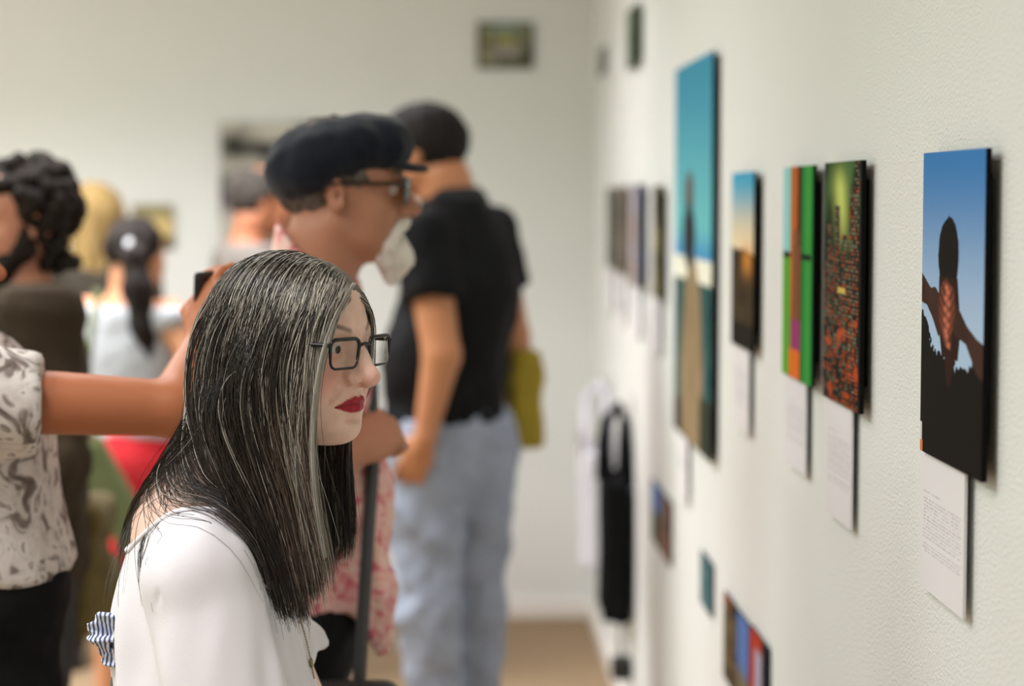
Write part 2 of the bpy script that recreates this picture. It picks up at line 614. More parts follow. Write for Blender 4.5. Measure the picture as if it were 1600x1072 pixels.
def pic_city(u, v):
    n = vnoise(u, v, 6, 9, 11)
    c = mixc(rgb((18, 34, 20)), rgb((70, 104, 58)), sm(0.2, 0.8, n) * sm(0.5, 0.1, v))
    glow = np.exp(-(((u - 0.40 - v * 0.4) / 0.17) ** 2)) * sm(0.42, 0.16, v) * sm(-0.02, 0.12, v)
    c = mixc(c, rgb((196, 208, 110)), glow)
    r = np.random.default_rng(4)
    # towers with lit windows, the tallest along the near edge
    tow = [(-0.04, 0.13, 0.42), (0.10, 0.12, 0.26), (0.22, 0.10, 0.36), (0.31, 0.13, 0.18), (0.43, 0.10, 0.46), (0.50, 0.13, 0.30), (0.62, 0.09, 0.40), (0.70, 0.13, 0.10), (0.82, 0.12, 0.0), (0.05, 0.2, 0.62), (0.3, 0.22, 0.66), (0.55, 0.2, 0.60)]
    for i, (x0, w, top) in enumerate(tow):
        m = (u > x0) & (u < x0 + w) & (v > top)
        put(c, m, rgb([(30, 24, 20), (44, 38, 32), (24, 28, 24), (52, 34, 24)][i % 4]))
        nu = 3; nv = int((1 - top) * 60)
        cu = ((u - x0) / w * nu); cv = (v - top) / (1 - top) * nv
        rr = np.random.default_rng(50 + i)
        g = rr.random((nu + 1, nv + 1)); kd = rr.random((nu + 1, nv + 1))
        iu = np.clip(cu.astype(int), 0, nu); iv = np.clip(cv.astype(int), 0, nv)
        gi = g[iu, iv]
        lit = m & (np.abs(cu % 1 - 0.5) < 0.34) & (np.abs(cv % 1 - 0.5) < 0.32) & (gi > 0.25)
        warm = kd[iu, iv] < 0.25 + 0.45 * sm(0.35, 0.95, v) * (0.5 + u)
        colr = np.where(warm[..., None], rgb((206, 92, 48)), rgb((138, 140, 112)))
        c[lit] = (colr * (0.15 + 0.75 * gi)[..., None])[lit]
    blot = vnoise(u, v, 9, 20, 33)
    c = mixc(c, rgb((190, 74, 36)), sm(0.78, 0.86, blot) * (v > 0.5) * 0.8)
    put(c, (np.abs(u - 0.5) < 0.10) & (np.abs(v - 0.53) < 0.013), rgb((205, 180, 90)))
    put(c, u > 0.95, rgb((20, 24, 18)))
    return c


def pic_green(u, v):
    c = np.zeros(u.shape + (3,)) + rgb((34, 120, 52))
    c = mixc(c, rgb((70, 170, 70)), np.exp(-((u - 0.84) / 0.1) ** 2) * 0.7)
    left = u < 0.26
    put(c, left & (v < 0.42), rgb((150, 205, 205)))
    put(c, left & (v >= 0.42), rgb((92, 160, 50)))
    put(c, (np.abs(v - 0.42) < 0.012) & (u < 0.95), rgb((16, 40, 22)))
    col = (u > 0.28) & (u < 0.52)
    put(c, col, rgb((196, 104, 44)))
    c[col] *= (0.75 + 0.5 * vnoise(u, v, 10, 4, 8))[col][:, None]
    put(c, (u > 0.5) & (u < 0.63), rgb((58, 34, 24)))
    fig = (((u - 0.47) / 0.1) ** 2 + ((v - 0.34) / 0.05) ** 2 < 1) | ((np.abs(u - 0.47) < 0.13) & (v > 0.37) & (v < 0.72))
    put(c, fig, rgb((128, 78, 50)))
    put(c, (np.abs(u - 0.47) < 0.15) & (v > 0.72) & (v < 0.86), rgb((150, 60, 110)))
    put(c, (np.abs(u - 0.42) < 0.18) & (v > 0.86), rgb((220, 110, 40)))
    return c


def pic_beach(u, v):
    c = mixc(rgb((62, 140, 170)), rgb((106, 184, 190)), sm(0, 0.5, v))
    c = mixc(c, rgb((70, 140, 190)), sm(0.42, 0.52, v))
    put(c, (v > 0.515) & (v < 0.585), rgb((232, 232, 214)))
    low = v >= 0.575
    c[low] = mixc(rgb((30, 70, 74)), rgb((60, 96, 92)), vnoise(u, v, 6, 20, 2))[low]
    coat = inpoly(u, v, [(0.33, 0.58), (0.45, 0.50), (0.58, 0.51), (0.72, 0.60), (0.8, 0.80), (0.72, 1.05), (0.2, 1.05), (0.2, 0.78)])
    put(c, coat, rgb((142, 122, 92)))
    c[coat] *= (0.8 + 0.4 * vnoise(u, v, 8, 12, 6))[coat][:, None]
    put(c, ((u - 0.42) / 0.13) ** 2 + ((v - 0.345) / 0.060) ** 2 < 1, rgb((96, 92, 88)))
    put(c, ((u - 0.42) / 0.17) ** 2 + ((v - 0.455) / 0.085) ** 2 < 1, rgb((44, 44, 46)))
    put(c, (v > 0.9) & (u < 0.22), rgb((40, 44, 40)))
    put(c, (v > 0.86) & (u > 0.72), rgb((52, 58, 48)))
    return c


def pic_sunset(u, v):
    c = mixc(rgb((70, 160, 196)), rgb((226, 206, 170)), sm(0.02, 0.42, v))
    hill = v > 0.42 + 0.06 * vnoise(u, v, 5, 1, 3)
    put(c, hill, rgb((60, 50, 34)))
    c[hill] *= (0.5 + vnoise(u, v, 9, 14, 7))[hill][:, None]
    c = mixc(c, rgb((214, 140, 60)), np.exp(-((u - 0.72) / 0.2) ** 2 - ((v - 0.5) / 0.08) ** 2) * 0.9)
    put(c, v > 0.86, rgb((34, 30, 24)))
    return c


def pic_tones(cols, su, sv, seed, vertical=False):
    cols = [rgb(q) for q in cols]

    def f(u, v):
        n = vnoise(u, v, su, sv, seed) * 0.6 + vnoise(u, v, su * 3, sv * 3, seed + 1) * 0.4
        n = np.clip((n - 0.2) / 0.6, 0, 0.9999) * (len(cols) - 1)
        i = n.astype(int); C = np.array(cols)
        t = (n - i)[..., None]
        return C[i] * (1 - t) + C[np.minimum(i + 1, len(cols) - 1)] * t
    return f


def pic_poster(u, v):
    c = pic_tones([(60, 58, 56), (150, 146, 138), (196, 192, 180), (206, 202, 192)], 5, 7, 21)(u, v)
    for a, b, r1, r2, col in ((0.12, 0.14, 0.16, 0.08, (26, 24, 24)), (0.42, 0.16, 0.13, 0.05, (22, 28, 36)), (0.05, 0.35, 0.12, 0.08, (54, 66, 54)),
                              (0.2, 0.42, 0.2, 0.08, (96, 56, 100)), (0.55, 0.32, 0.3, 0.04, (176, 168, 140)), (0.1, 0.9, 0.3, 0.08, (120, 116, 118)), (0.75, 0.6, 0.2, 0.1, (58, 52, 52))):
        c = mixc(c, rgb(col), np.exp(-((u - a) / r1) ** 2 - ((v - b) / r2) ** 2))
    return c


def pic_meadow(u, v):
    c = mixc(rgb((176, 160, 120)), rgb((214, 190, 130)), sm(0.1, 0.6, v))
    put(c, v < 0.2 + 0.15 * vnoise(u, v, 5, 1, 1), rgb((150, 140, 104)))
    put(c, v > 0.68 + 0.1 * vnoise(u, v, 4, 1, 2), rgb((92, 82, 54)))
    return c


def pic_valley(u, v):
    c = pic_tones([(52, 56, 40), (98, 96, 66), (150, 146, 110), (120, 130, 124)], 7, 6, 14)(u, v)
    c = mixc(c, rgb((150, 170, 160)), np.exp(-((u - 0.5) / 0.25) ** 2 - ((v - 0.1) / 0.12) ** 2))
    c = mixc(c, rgb((166, 160, 170)), np.exp(-((u - 0.5) / 0.3) ** 2 - ((v - 0.65) / 0.12) ** 2) * 0.8)
    c = mixc(c, rgb((190, 176, 80)), np.exp(-((u - 0.5) / 0.12) ** 2 - ((v - 0.4) / 0.1) ** 2) * 0.7)
    edge = np.minimum(np.minimum(u, 1 - u), np.minimum(v, 1 - v))
    put(c, edge < 0.06, rgb((50, 54, 46)))
    return c


def pic_card(u, v, seed=1, lines=17, top=0.36):
    """lines of small grey print, too small to read"""
    c = np.zeros(u.shape + (3,)) + rgb((226, 223, 226))
    ink = rgb((196, 194, 198))
    r = np.random.default_rng(seed)
    for i in range(-2, lines):
        y0 = top + i * 0.0245
        if i == -1: continue
        ln = 0.5 if i == -2 else (0.1 if i in (12, lines - 1) else r.uniform(0.9, 0.96))
        x = 0.1
        while x < ln:
            w = r.uniform(0.03, 0.11)
            m = (u > x) & (u < min(x + w, ln)) & (np.abs(v - y0) < 0.0062)
            g = np.random.default_rng(seed * 99 + i).random(90)
            ok = g[np.clip((u * 90).astype(int), 0, 89)] > 0.25
            put(c, m & ok, ink)
            x += w + 0.016
    return c


def panel(name, fn, Y0, Y1, z0, z1, X, thick, n, parent, side=None, res=None):
    """a printed board facing -X; u runs from the far edge Y1 to the near edge Y0"""
    nu = n; nv = max(4, int(n * (z1 - z0) / (Y1 - Y0)))
    if res: nu, nv = res
    u, v = np.meshgrid((np.arange(nu) + 0.5) / nu, (np.arange(nv) + 0.5) / nv, indexing='ij')
    c = fn(u, v)
    uu, vv = np.meshgrid(np.linspace(0, 1, nu), np.linspace(0, 1, nv), indexing='ij')
    P = np.stack([np.full(uu.size, 0.0), Y1 - uu.ravel() * (Y1 - Y0), z1 - vv.ravel() * (z1 - z0)], 1)
    I = np.arange(nu * nv).reshape(nu, nv)
    F = np.stack([I[:-1, :-1], I[:-1, 1:], I[1:, 1:], I[1:, :-1]], -1).reshape(-1, 4)
    k = len(P)
    yc, zc = (Y0 + Y1) / 2, (z0 + z1) / 2
    P[:, 1] -= yc; P[:, 2] -= zc
    o = mesh_np(name, P, F, print_mat, parent, smooth=False, col=c.reshape(-1, 3))
    hy, hz = (Y1 - Y0) / 2, (z1 - z0) / 2
    return o, (yc, zc, hy, hz)


def hang(name, label, cat, fn, Y0, Y1, z0, z1, off, thick, n, edge, group=None, block=True, pname='print_face', res=None):
    """a board hung on the right wall: printed face, board, and mounting block behind it"""
    e = empty(name, (WX - off, (Y0 + Y1) / 2, (z0 + z1) / 2))
    tag(e, label, cat, group)
    hy, hz = (Y1 - Y0) / 2, (z1 - z0) / 2
    f, _ = panel(pname, fn, Y0, Y1, z0, z1, 0, thick, n, e, res=res)
    MB().box((0.0003, -hy, -hz), (thick, hy, hz)).build('board', edge, e)
    if block and off - thick > 0.002:
        MB().box((thick, -hy * 0.72, -hz * 0.8), (off, hy * 0.72, hz * 0.85)).build('mount_block', block_mat, e)
    return e


def hang_px(name, label, cat, fn, xf, xn, yt, yb, off, thick, n, edge, **kw):
    """xf, xn: pixel columns of the far and near edge; yt, yb: pixel rows of top and bottom at the near edge"""
    X = WX - off
    a = atx(xf, (yt + yb) / 2, X); b = atx(xn, yt, X); c = atx(xn, yb, X)
    return hang(name, label, cat, fn, b.y, a.y, c.z, b.z, off, thick, n, edge, **kw)


OFF = 0.017; TH = 0.006
PG = 'photo prints in the row along the right wall'
hang_px('photo_print_board', 'print of a dark figure with hands clasped behind the neck against blue sky', 'photo print', pic_silhouette, 1440, 1541, 231, 758, OFF, TH, 230, board_edge, group=PG)
hang_px('photo_print_board', 'print of a night city with red lit windows and yellow-green sky', 'photo print', pic_city, 1287, 1347, 250, 650, OFF, TH, 170, board_edge, group=PG)
hang_px('photo_print_board', 'print of green panels with an orange vertical strip in the middle', 'photo print', pic_green, 1223, 1271, 258, 607, OFF, TH, 120, board_edge, group=PG)
hang_px('photo_print_board', 'print of a pale sunset sky over dark land, next to the large teal print', 'photo print', pic_sunset, 1143, 1178, 268, 553, OFF, TH, 80, board_edge, group=PG)
hang_px('photo_print_board', 'very tall teal print of a figure in a long tan coat by the sea', 'photo print', pic_beach, 1054, 1114, 79, 727, OFF, TH, 110, board_edge, group=PG)
hang_px('photo_print_board', 'narrow dark olive print just beyond the tall teal one', 'photo print', pic_tones([(150, 140, 96), (70, 64, 48), (50, 46, 38)], 3, 6, 40), 1020, 1033, 290, 468, OFF, TH, 24, board_edge, group=PG)
hang_px('photo_print_board', 'slate blue and grey print, second beyond the tall teal one', 'photo print', lambda u, v: np.where((u > 0.55)[..., None], pic_tones([(58, 66, 100), (60, 62, 64)], 3, 6, 41)(u, v), pic_tones([(176, 176, 190), (170, 150, 136)], 3, 6, 42)(u, v)), 984, 1003, 288, 452, OFF, TH, 24, board_edge, group=PG)
hang_px('photo_print_board', 'brown-grey print, second of the row from the room corner', 'photo print', pic_tones([(92, 88, 76), (128, 118, 106), (80, 74, 66)], 3, 6, 43), 966, 979, 290, 432, OFF, TH, 24, board_edge, group=PG)
hang_px('photo_print_board', 'dark grey print nearest the room corner in the eye-level row', 'photo print', pic_tones([(84, 84, 72), (110, 106, 92), (70, 74, 70)], 3, 6, 44), 948, 962, 293, 422, OFF, TH, 24, board_edge, group=PG)
hang_px('photo_print_board', 'small dark green print hung high, cut by the top of the picture', 'photo print', pic_tones([(56, 70, 56), (92, 104, 84), (64, 70, 62)], 3, 6, 45), 979, 996, 3, 98, OFF, TH, 24, board_edge, group='small prints hung high on the walls')
hang_px('photo_print_board', 'tiny grey print hung high right by the room corner', 'photo print', pic_tones([(120, 122, 120), (140, 140, 138)], 3, 6, 46), 935, 944, 72, 114, 0.012, TH, 16, mat('board_edge_grey', (0.2, 0.2, 0.19), rough=0.6), group='small prints hung high on the walls')
# low on the wall
LG = 'small prints hung low on the right wall'


def pic_low1(u, v):
    c = pic_tones([(70, 70, 66), (130, 92, 76), (110, 66, 52)], 4, 6, 51)(u, v)
    m = (u < 0.5) & (v < 0.5); c[m] = rgb((84, 120, 176)); m = (u < 0.45) & (v >= 0.5); c[m] = rgb((72, 84, 60))
    return c


hang_px('small_print', 'low print with blue sky and red-brown wall beneath the tall teal print', 'small print', pic_low1, 1018, 1047, 786, 887, 0.008, 0.004, 40, board_edge, group=LG, block=False)
hang_px('small_print', 'tiny dark teal print low on the wall', 'small print', pic_tones([(40, 66, 72), (84, 120, 128), (50, 66, 60)], 4, 6, 52), 1094, 1111, 882, 966, 0.008, 0.004, 30, board_edge, group=LG, block=False)


def pic_low2(u, v): return mixc(pic_tones([(60, 50, 42), (120, 98, 66), (40, 36, 34)], 4, 7, 53)(u, v), rgb((150, 60, 44)), sm(0.2, 0.0, v) * (u < 0.5))
def pic_low3(u, v): return mixc(np.zeros(u.shape + (3,)) + rgb((92, 122, 180)), rgb((120, 108, 84)), sm(0.5, 0.75, v))
def pic_low4(u, v):
    c = np.zeros(u.shape + (3,)) + rgb((170, 160, 178)); c[(u < 0.3) | (v < 0.18)] = rgb((176, 62, 44)); c[u > 0.7] = rgb((34, 38, 44)); return c


hang_px('small_print', 'low print with brown tones and a red corner, left of the blue one', 'small print', pic_low2, 1130, 1150, 950, 1090, 0.008, 0.004, 40, board_edge, group=LG, block=False)
hang_px('small_print', 'low print of blue sky between the brown one and the red one', 'small print', pic_low3, 1151, 1170, 978, 1122, 0.008, 0.004, 40, board_edge, group=LG, block=False)
hang_px('small_print', 'low print with a red edge at the bottom of the picture', 'small print', pic_low4, 1171, 1198, 1012, 1165, 0.008, 0.004, 40, board_edge, group=LG, block=False)

# caption cards under the prints
CG = 'caption cards below the prints'
for i, (xf, xn, yt, yb, n, lab) in enumerate((
        (1436, 1508, 730, 971, 150, 'white caption card with small print under the silhouette print'),
        (1290, 1331, 625, 831, 110, 'white caption card under the night city print'),
        (1226, 1259, 585, 746, 80, 'white caption card under the green and orange print'),
        (1146, 1170, 535, 682, 50, 'white caption card under the pale sunset print'),
        (1060, 1073, 690, 790, 24, 'pale caption card under the tall teal print'),
        (1021, 1031, 455, 552, 12, 'pale caption card under the narrow olive print'),
        (988, 999, 440, 530, 12, 'pale caption card under the slate blue print'),
        (967, 976, 420, 505, 12, 'pale caption card under the brown-grey print'),
        (949, 958, 412, 490, 12, 'pale caption card under the print nearest the corner'))):
    hang_px('caption_card', lab, 'caption card', (lambda s: (lambda u, v: pic_card(u, v, s)))(i + 1), xf, xn, yt, yb, 0.011, 0.003, n, card_edge, group=CG, pname='printed_face', block=False,
            res=(n, n * 2) if n > 40 else None)
    e = COL.objects[-1].parent or COL.objects[-1]
    hy = abs(atx(xf, yb, WX - 0.011).y - atx(xn, yb, WX - 0.011).y) / 2
    hz = abs(atx(xn, yt, WX - 0.011).z - atx(xn, yb, WX - 0.011).z) / 2
    MB().box((0.003, -hy * 0.6, -hz * 0.55), (0.011, hy * 0.6, hz * 0.9)).build('mount_block', block_mat, e)


# pictures on the back wall
def back_px(name, label, cat, fn, x0, x1, y0, y1, off, n, group=None):
    Y = BY - off
    a = at(x0, y0, Y); b = at(x1, y1, Y)
    c = (a + b) / 2
    w = (b.x - a.x) / 2; h = (a.z - b.z) / 2
    e = empty(name, c); tag(e, label, cat, group)
    nu = n; nv = max(4, int(n * h / w))
    u, v = np.meshgrid(np.linspace(0, 0.999, nu), np.linspace(0, 0.999, nv), indexing='ij')
    P = np.stack([-w + u.ravel() * 2 * w, np.zeros(u.size), h - v.ravel() * 2 * h], 1)
    I = np.arange(nu * nv).reshape(nu, nv)
    F = np.stack([I[:-1, :-1], I[:-1, 1:], I[1:, 1:], I[1:, :-1]], -1).reshape(-1, 4)
    mesh_np('print_face', P, F, print_mat, e, smooth=False, col=fn(u, v).reshape(-1, 3))
    MB().box((-w, 0.0004, -h), (w, 0.006, h)).build('board', board_edge, e)
    MB().box((-w * 0.7, 0.006, -h * 0.75), (w * 0.7, off, h * 0.75)).build('mount_block', block_mat, e)


back_px('photo_print_board', 'small landscape print of a green valley high on the back wall', 'photo print', pic_valley, 746, 833, 35, 106, 0.015, 60, 'prints on the back wall')
back_px('poster_board', 'large grey poster with dark blots on the back wall behind the cap', 'poster', pic_poster, 343, 520, 190, 470, 0.015, 90, 'prints on the back wall')
back_px('photo_print_board', 'small yellow meadow print on the back wall at the left', 'photo print', pic_meadow, 206, 271, 320, 387, 0.015, 40, 'prints on the back wall')

# ================================================================== people: shared modelling
skin_mat = mat('skin', attr=True, rough=0.48, spec=0.35, sss=0.12, bump=0.0004, bscale=600, noise=0.06, nscale=70)
skin_far = mat('skin_soft', attr=True, rough=0.5, spec=0.35)
eye_mat = mat('eye', attr=True, rough=0.12, spec=0.6)

LIPU = [((0.0990, 0.0, -0.0640), 0.0042), ((0.0970, 0.008, -0.0632), 0.0045), ((0.0910, 0.020, -0.0672), 0.0032), ((0.0825, 0.0300, -0.0715), 0.0020)]
LIPL = [((0.0968, 0.0, -0.0735), 0.0054), ((0.0945, 0.009, -0.0735), 0.0050), ((0.0895, 0.020, -0.0732), 0.0032), ((0.0825, 0.0295, -0.0722), 0.0020)]


def head(f, fr, fine=False, nose=1.0, jaw=1.0, heavy=0.0):
    """head with a face: +x forward, +y left, z = 0 at the eyes"""
    f.ell((-0.012, 0, 0.024), (0.099, 0.076, 0.082), 0.02, fr)
    f.ell((0.030, 0, 0.037), (0.058, 0.062, 0.056), 0.03, fr)
    f.ell((0.030, 0, -0.030), (0.054, 0.060, 0.072), 0.03, fr)
    f.ell((0.050, 0, -0.068), (0.040, 0.044, 0.036), 0.03, fr)
    for s in (-1, 1):
        f.cone((-0.006, 0.050 * s * jaw, -0.055), (0.062, 0.020 * s, -0.098), 0.020 + heavy * 0.4, 0.016, 0.025, fr)
        f.ell((0.056, 0.040 * s, -0.036), (0.028, 0.024, 0.026), 0.02, fr)
        f.ell((0.043, 0.038 * s, -0.070), (0.026 + heavy, 0.019, 0.026), 0.022, fr)
    f.ell((0.078, 0, -0.099), (0.017, 0.021, 0.0155), 0.02, fr)
    f.ell((0.040, 0, -0.098), (0.036, 0.032 + heavy, 0.016 + heavy * 0.6), 0.02, fr)
    for s in (-1, 1):
        f.cone((0.087, 0.012 * s, 0.017), (0.070, 0.048 * s, 0.015), 0.010, 0.009, 0.018, fr)
        f.ell((0.1015, 0.0305 * s, -0.001), (0.020, 0.0215, 0.0130), 0.010, fr, 's')
    # nose
    f.chain([(0.090, 0, 0.014), (0.1015, 0, -0.012), (0.1165, 0, -0.033)], [0.0075, 0.0085 * nose, 0.0105 * nose], 0.012, fr)
    f.ell((0.1165, 0, -0.0355), (0.0120 * nose, 0.0115 * nose, 0.0105 * nose), 0.006, fr)
    for s in (-1, 1):
        f.ell((0.1020, 0.0145 * s * nose, -0.0375), (0.0110, 0.0072, 0.0078), 0.003, fr)
        f.ell((0.092, 0.0100 * s, -0.032), (0.013, 0.008, 0.013), 0.010, fr)
    f.cone((0.100, 0, -0.046), (0.111, 0, -0.0445), 0.005, 0.005, 0.005, fr)
    for s in (-1, 1):
        f.ell((0.1080, 0.0095 * s, -0.0462), (0.0066, 0.0042, 0.0036), 0.0015, fr, 's')
    # mouth
    f.ell((0.070, 0, -0.066), (0.0245, 0.029, 0.022), 0.018, fr)
    for s in (-1, 1):
        f.chain([(p[0], p[1] * s, p[2]) for p, r in LIPU], [r for p, r in LIPU], 0.003, fr)
        f.chain([(p[0], p[1] * s, p[2]) for p, r in LIPL], [r for p, r in LIPL], 0.003, fr)
    if fine:
        for s in (-1, 1):
            f.chain([(0.1040, 0, -0.0682), (0.1015, 0.010 * s, -0.0680), (0.0945, 0.021 * s, -0.0702), (0.0850, 0.0305 * s, -0.0722)], [0.0012, 0.0012, 0.0011, 0.0009], 0.0018, fr, 's')
            # fold from nose to mouth corner
            f.chain([(0.0965, 0.0225 * s, -0.042), (0.0895, 0.0310 * s, -0.054), (0.0820, 0.0360 * s, -0.064)], [0.0010, 0.0016, 0.0002], 0.009, fr, 's')
            f.chain([(0.0790, 0.0310 * s, -0.0735), (0.0760, 0.0325 * s, -0.084)], [0.0006, 0.0008], 0.007, fr, 's')
            # lids around the eyeball
            c = np.array((0.0800, 0.0308 * s, -0.0005))

            def lid(p, c=c):
                q = [p[i] - c[i] for i in range(3)]
                sh = np.sqrt(q[0] ** 2 + q[1] ** 2 + q[2] ** 2) - 0.0142
                w = q[1] / 0.0152
                up = 0.0050 * (1 - w * w) + 0.0003
                lo = -0.0048 * (1 - w * w) - 0.0006
                zz = q[2] + q[1] * s * 0.03
                op = np.maximum(np.maximum(zz - up, lo - zz), 0.0015 - q[0])
                return np.maximum(sh, -op)
            f.apply(lid, c - 0.015, c + 0.015, fr, 0.004, 'u')
            f.chain([(0.0925, 0.020 * s, 0.0082), (0.0930, 0.032 * s, 0.0096), (0.0855, 0.044 * s, 0.0064)], [0.0008, 0.0012, 0.0008], 0.004, fr, 's')
        f.ell((0.1045, 0, -0.0555), (0.004, 0.0028, 0.008), 0.004, fr, 's')
        f.ell((0.0945, 0, -0.0865), (0.007, 0.020, 0.0050), 0.007, fr, 's')
    # ears
    for s in (-1, 1):
        f.ell((-0.006, 0.079 * s, -0.012), (0.019, 0.0065, 0.031), 0.006, fr, rot=(0, -0.2, 0.35 * s))
        f.ell((-0.002, 0.086 * s, -0.010), (0.010, 0.006, 0.018), 0.004, fr, 's', rot=(0, -0.2, 0.35 * s))


def face_colour(P, skin, lips=None, brow=None, blush=None):
    """skin colours at points in head space"""
    c = np.zeros((len(P), 3)) + np.array(skin)
    x, y, z = P.T
    if blush is not None:
        t = np.exp(-((x - 0.075) / 0.03) ** 2 - ((np.abs(y) - 0.042) / 0.022) ** 2 - ((z + 0.036) / 0.022) ** 2)
        t += 0.8 * np.exp(-((x - 0.118) / 0.014) ** 2 - (y / 0.016) ** 2 - ((z + 0.036) / 0.012) ** 2)
        c = mixc(c, np.array(blush), np.clip(t, 0, 1) * 0.8)
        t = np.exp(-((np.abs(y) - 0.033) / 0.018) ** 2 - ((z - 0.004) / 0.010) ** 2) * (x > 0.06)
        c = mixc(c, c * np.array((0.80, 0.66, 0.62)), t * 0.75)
    if lips is not None:
        ay = np.abs(y)
        zu = np.interp(ay, [0, 0.004, 0.008, 0.02, 0.0305], [-0.0608, -0.0590, -0.0590, -0.0640, -0.0712])
        zl = np.interp(ay, [0, 0.008, 0.02, 0.0305], [-0.0795, -0.0792, -0.0766, -0.0722])
        e = np.minimum(zu - z, z - zl)
        c = mixc(c, np.array(lips) * 0.55, sm(-0.0006, 0.0006, e) * (x > 0.07) * (ay < 0.0308))
        line = np.interp(ay, [0, 0.010, 0.021, 0.0305], [-0.0682, -0.0680, -0.0702, -0.0720])
        t = sm(-0.0006, 0.0006, e) * (x > 0.07) * (ay < 0.0308) * sm(0.0004, 0.0022, np.abs(z - line))
        c = mixc(c, np.array(lips), t)
    if brow is not None:
        d = np.minimum(d_cone([x * 0.6, np.abs(y), z], (0.6 * 0.093, 0.016, 0.0205), (0.6 * 0.085, 0.036, 0.0275), 0.0034, 0.0030),
                       d_cone([x * 0.6, np.abs(y), z], (0.6 * 0.085, 0.036, 0.0275), (0.6 * 0.070, 0.052, 0.0225), 0.0030, 0.0012))
        c = mixc(c, np.array(brow), sm(0.0026, -0.0006, d) * 0.9)
    return c


def eyes(fr, parent, iris=(0.03, 0.018, 0.01), look=(0, 0)):
    for s in (-1, 1):
        n, m = 20, 28
        th = np.linspace(0, math.pi, n)[:, None]; ph = np.linspace(0, 2 * math.pi, m, endpoint=False)[None]
        d = np.stack([np.cos(th) + 0 * ph, np.sin(th) * np.cos(ph), np.sin(th) * np.sin(ph)], -1).reshape(-1, 3)
        a = np.degrees(np.arccos(np.clip(d[:, 0], -1, 1)))
        c = np.zeros((len(d), 3)) + (0.62, 0.56, 0.52)
        c[a < 28] = iris; c[a < 12] = (0.004, 0.004, 0.004)
        R = np.array(Matrix.Rotation(look[0], 3, 'Z') @ Matrix.Rotation(look[1], 3, 'Y'))
        P = (d * 0.0128) @ R.T + (0.0800, 0.0308 * s, -0.0005)
        I = np.arange(n * m).reshape(n, m); J = np.roll(I, -1, 1)
        F = np.stack([I[:-1], I[1:], J[1:], J[:-1]], -1).reshape(-1, 4)
        mesh_np('eye', fr.ws(P), F, eye_mat, parent, col=c)


def hand(f, wrist, d, nrm, side, curl=0.6, thumb=0.5, sc=1.0, spread=0.06, k=0.0035):
    """palm, four fingers and thumb; d: where the fingers point, nrm: out of the back of the hand; side +1 thumb to nrm x d"""
    d = np.array(d, float); d /= np.linalg.norm(d)
    n = np.array(nrm, float); n -= d * (n @ d); n /= np.linalg.norm(n)
    t = np.cross(n, d) * side
    fr = Fr(wrist, R=np.stack([d, t, n], 1), sc=sc)       # x fingers, y thumb side, z back of hand
    f.cone((-0.01, 0, 0), (0.025, 0, 0), 0.026, 0.024, 0.01, fr)
    f.ell((0.048, 0, 0), (0.050, 0.042, 0.0165), 0.012, fr)
    for i, (y, L) in enumerate(((0.030, 0.072), (0.010, 0.080), (-0.010, 0.075), (-0.029, 0.060))):
        p = np.array((0.086 - 0.004 * abs(i - 1), y, 0.002)); a = 0.0
        sp = (1.5 - i) * spread
        pts = [p.copy()]
        for q, fr_ in ((0.46, 1.0), (0.30, 1.15), (0.24, 0.8)):
            a += curl * fr_
            p = p + L * q * np.array((math.cos(a) * math.cos(sp), math.sin(sp) * math.cos(a), -math.sin(a)))
            pts.append(p.copy())
        f.chain(pts, [0.0098, 0.0088, 0.0080, 0.0070], k, fr)
    pts = [(0.022, 0.028, -0.004), (0.046, 0.050 + 0.010 * (1 - thumb), -0.014), (0.070, 0.052 + 0.018 * (1 - thumb) - 0.012 * thumb, -0.022 - 0.012 * thumb), (0.090, 0.050 - 0.03 * thumb, -0.026 - 0.018 * thumb)]
    f.chain(pts, [0.015, 0.0120, 0.0098, 0.0080], k, fr)


def pose(H=1.7, yaw=0.0, sw=0.19, lean=0.0, bulk=1.0):
    """default standing joints, relative to the base; +x is where the body faces before yaw"""
    s = H / 1.72
    J = dict(H=H, yaw=yaw, s=s, bulk=bulk)
    L = dict(pelvis=(0, 0, 0.92), belly=(0.01 + lean * 0.3, 0, 1.08), chest=(0.0 + lean * 0.7, 0, 1.28), neck0=(0.01 + lean * 1.25, 0, 1.53), neck1=(-0.02 + lean, 0, 1.43))
    for n, sg in (('L', 1), ('R', -1)):
        L['sh' + n] = (-0.01 + lean, sw * sg, 1.40)
        L['el' + n] = (-0.03 + lean * 0.8, (sw + 0.055) * sg, 1.11)
        L['wr' + n] = (0.05 + lean * 0.6, (sw + 0.05) * sg, 0.87)
        L['hip' + n] = (0, 0.085 * sg, 0.90)
        L['kn' + n] = (0.015, 0.095 * sg, 0.50)
        L['an' + n] = (-0.015, 0.10 * sg, 0.085)
        L['to' + n] = (0.15, 0.125 * sg, 0.03)
    L['head'] = (0.045 + lean * 1.5, 0, 1.605)
    R = np.array(Matrix.Rotation(yaw, 3, 'Z'))
    for k, v in L.items():
        J[k] = R @ (np.array(v, float) * s)
    J['hyaw'] = yaw; J['hpitch'] = 0.0
    return J


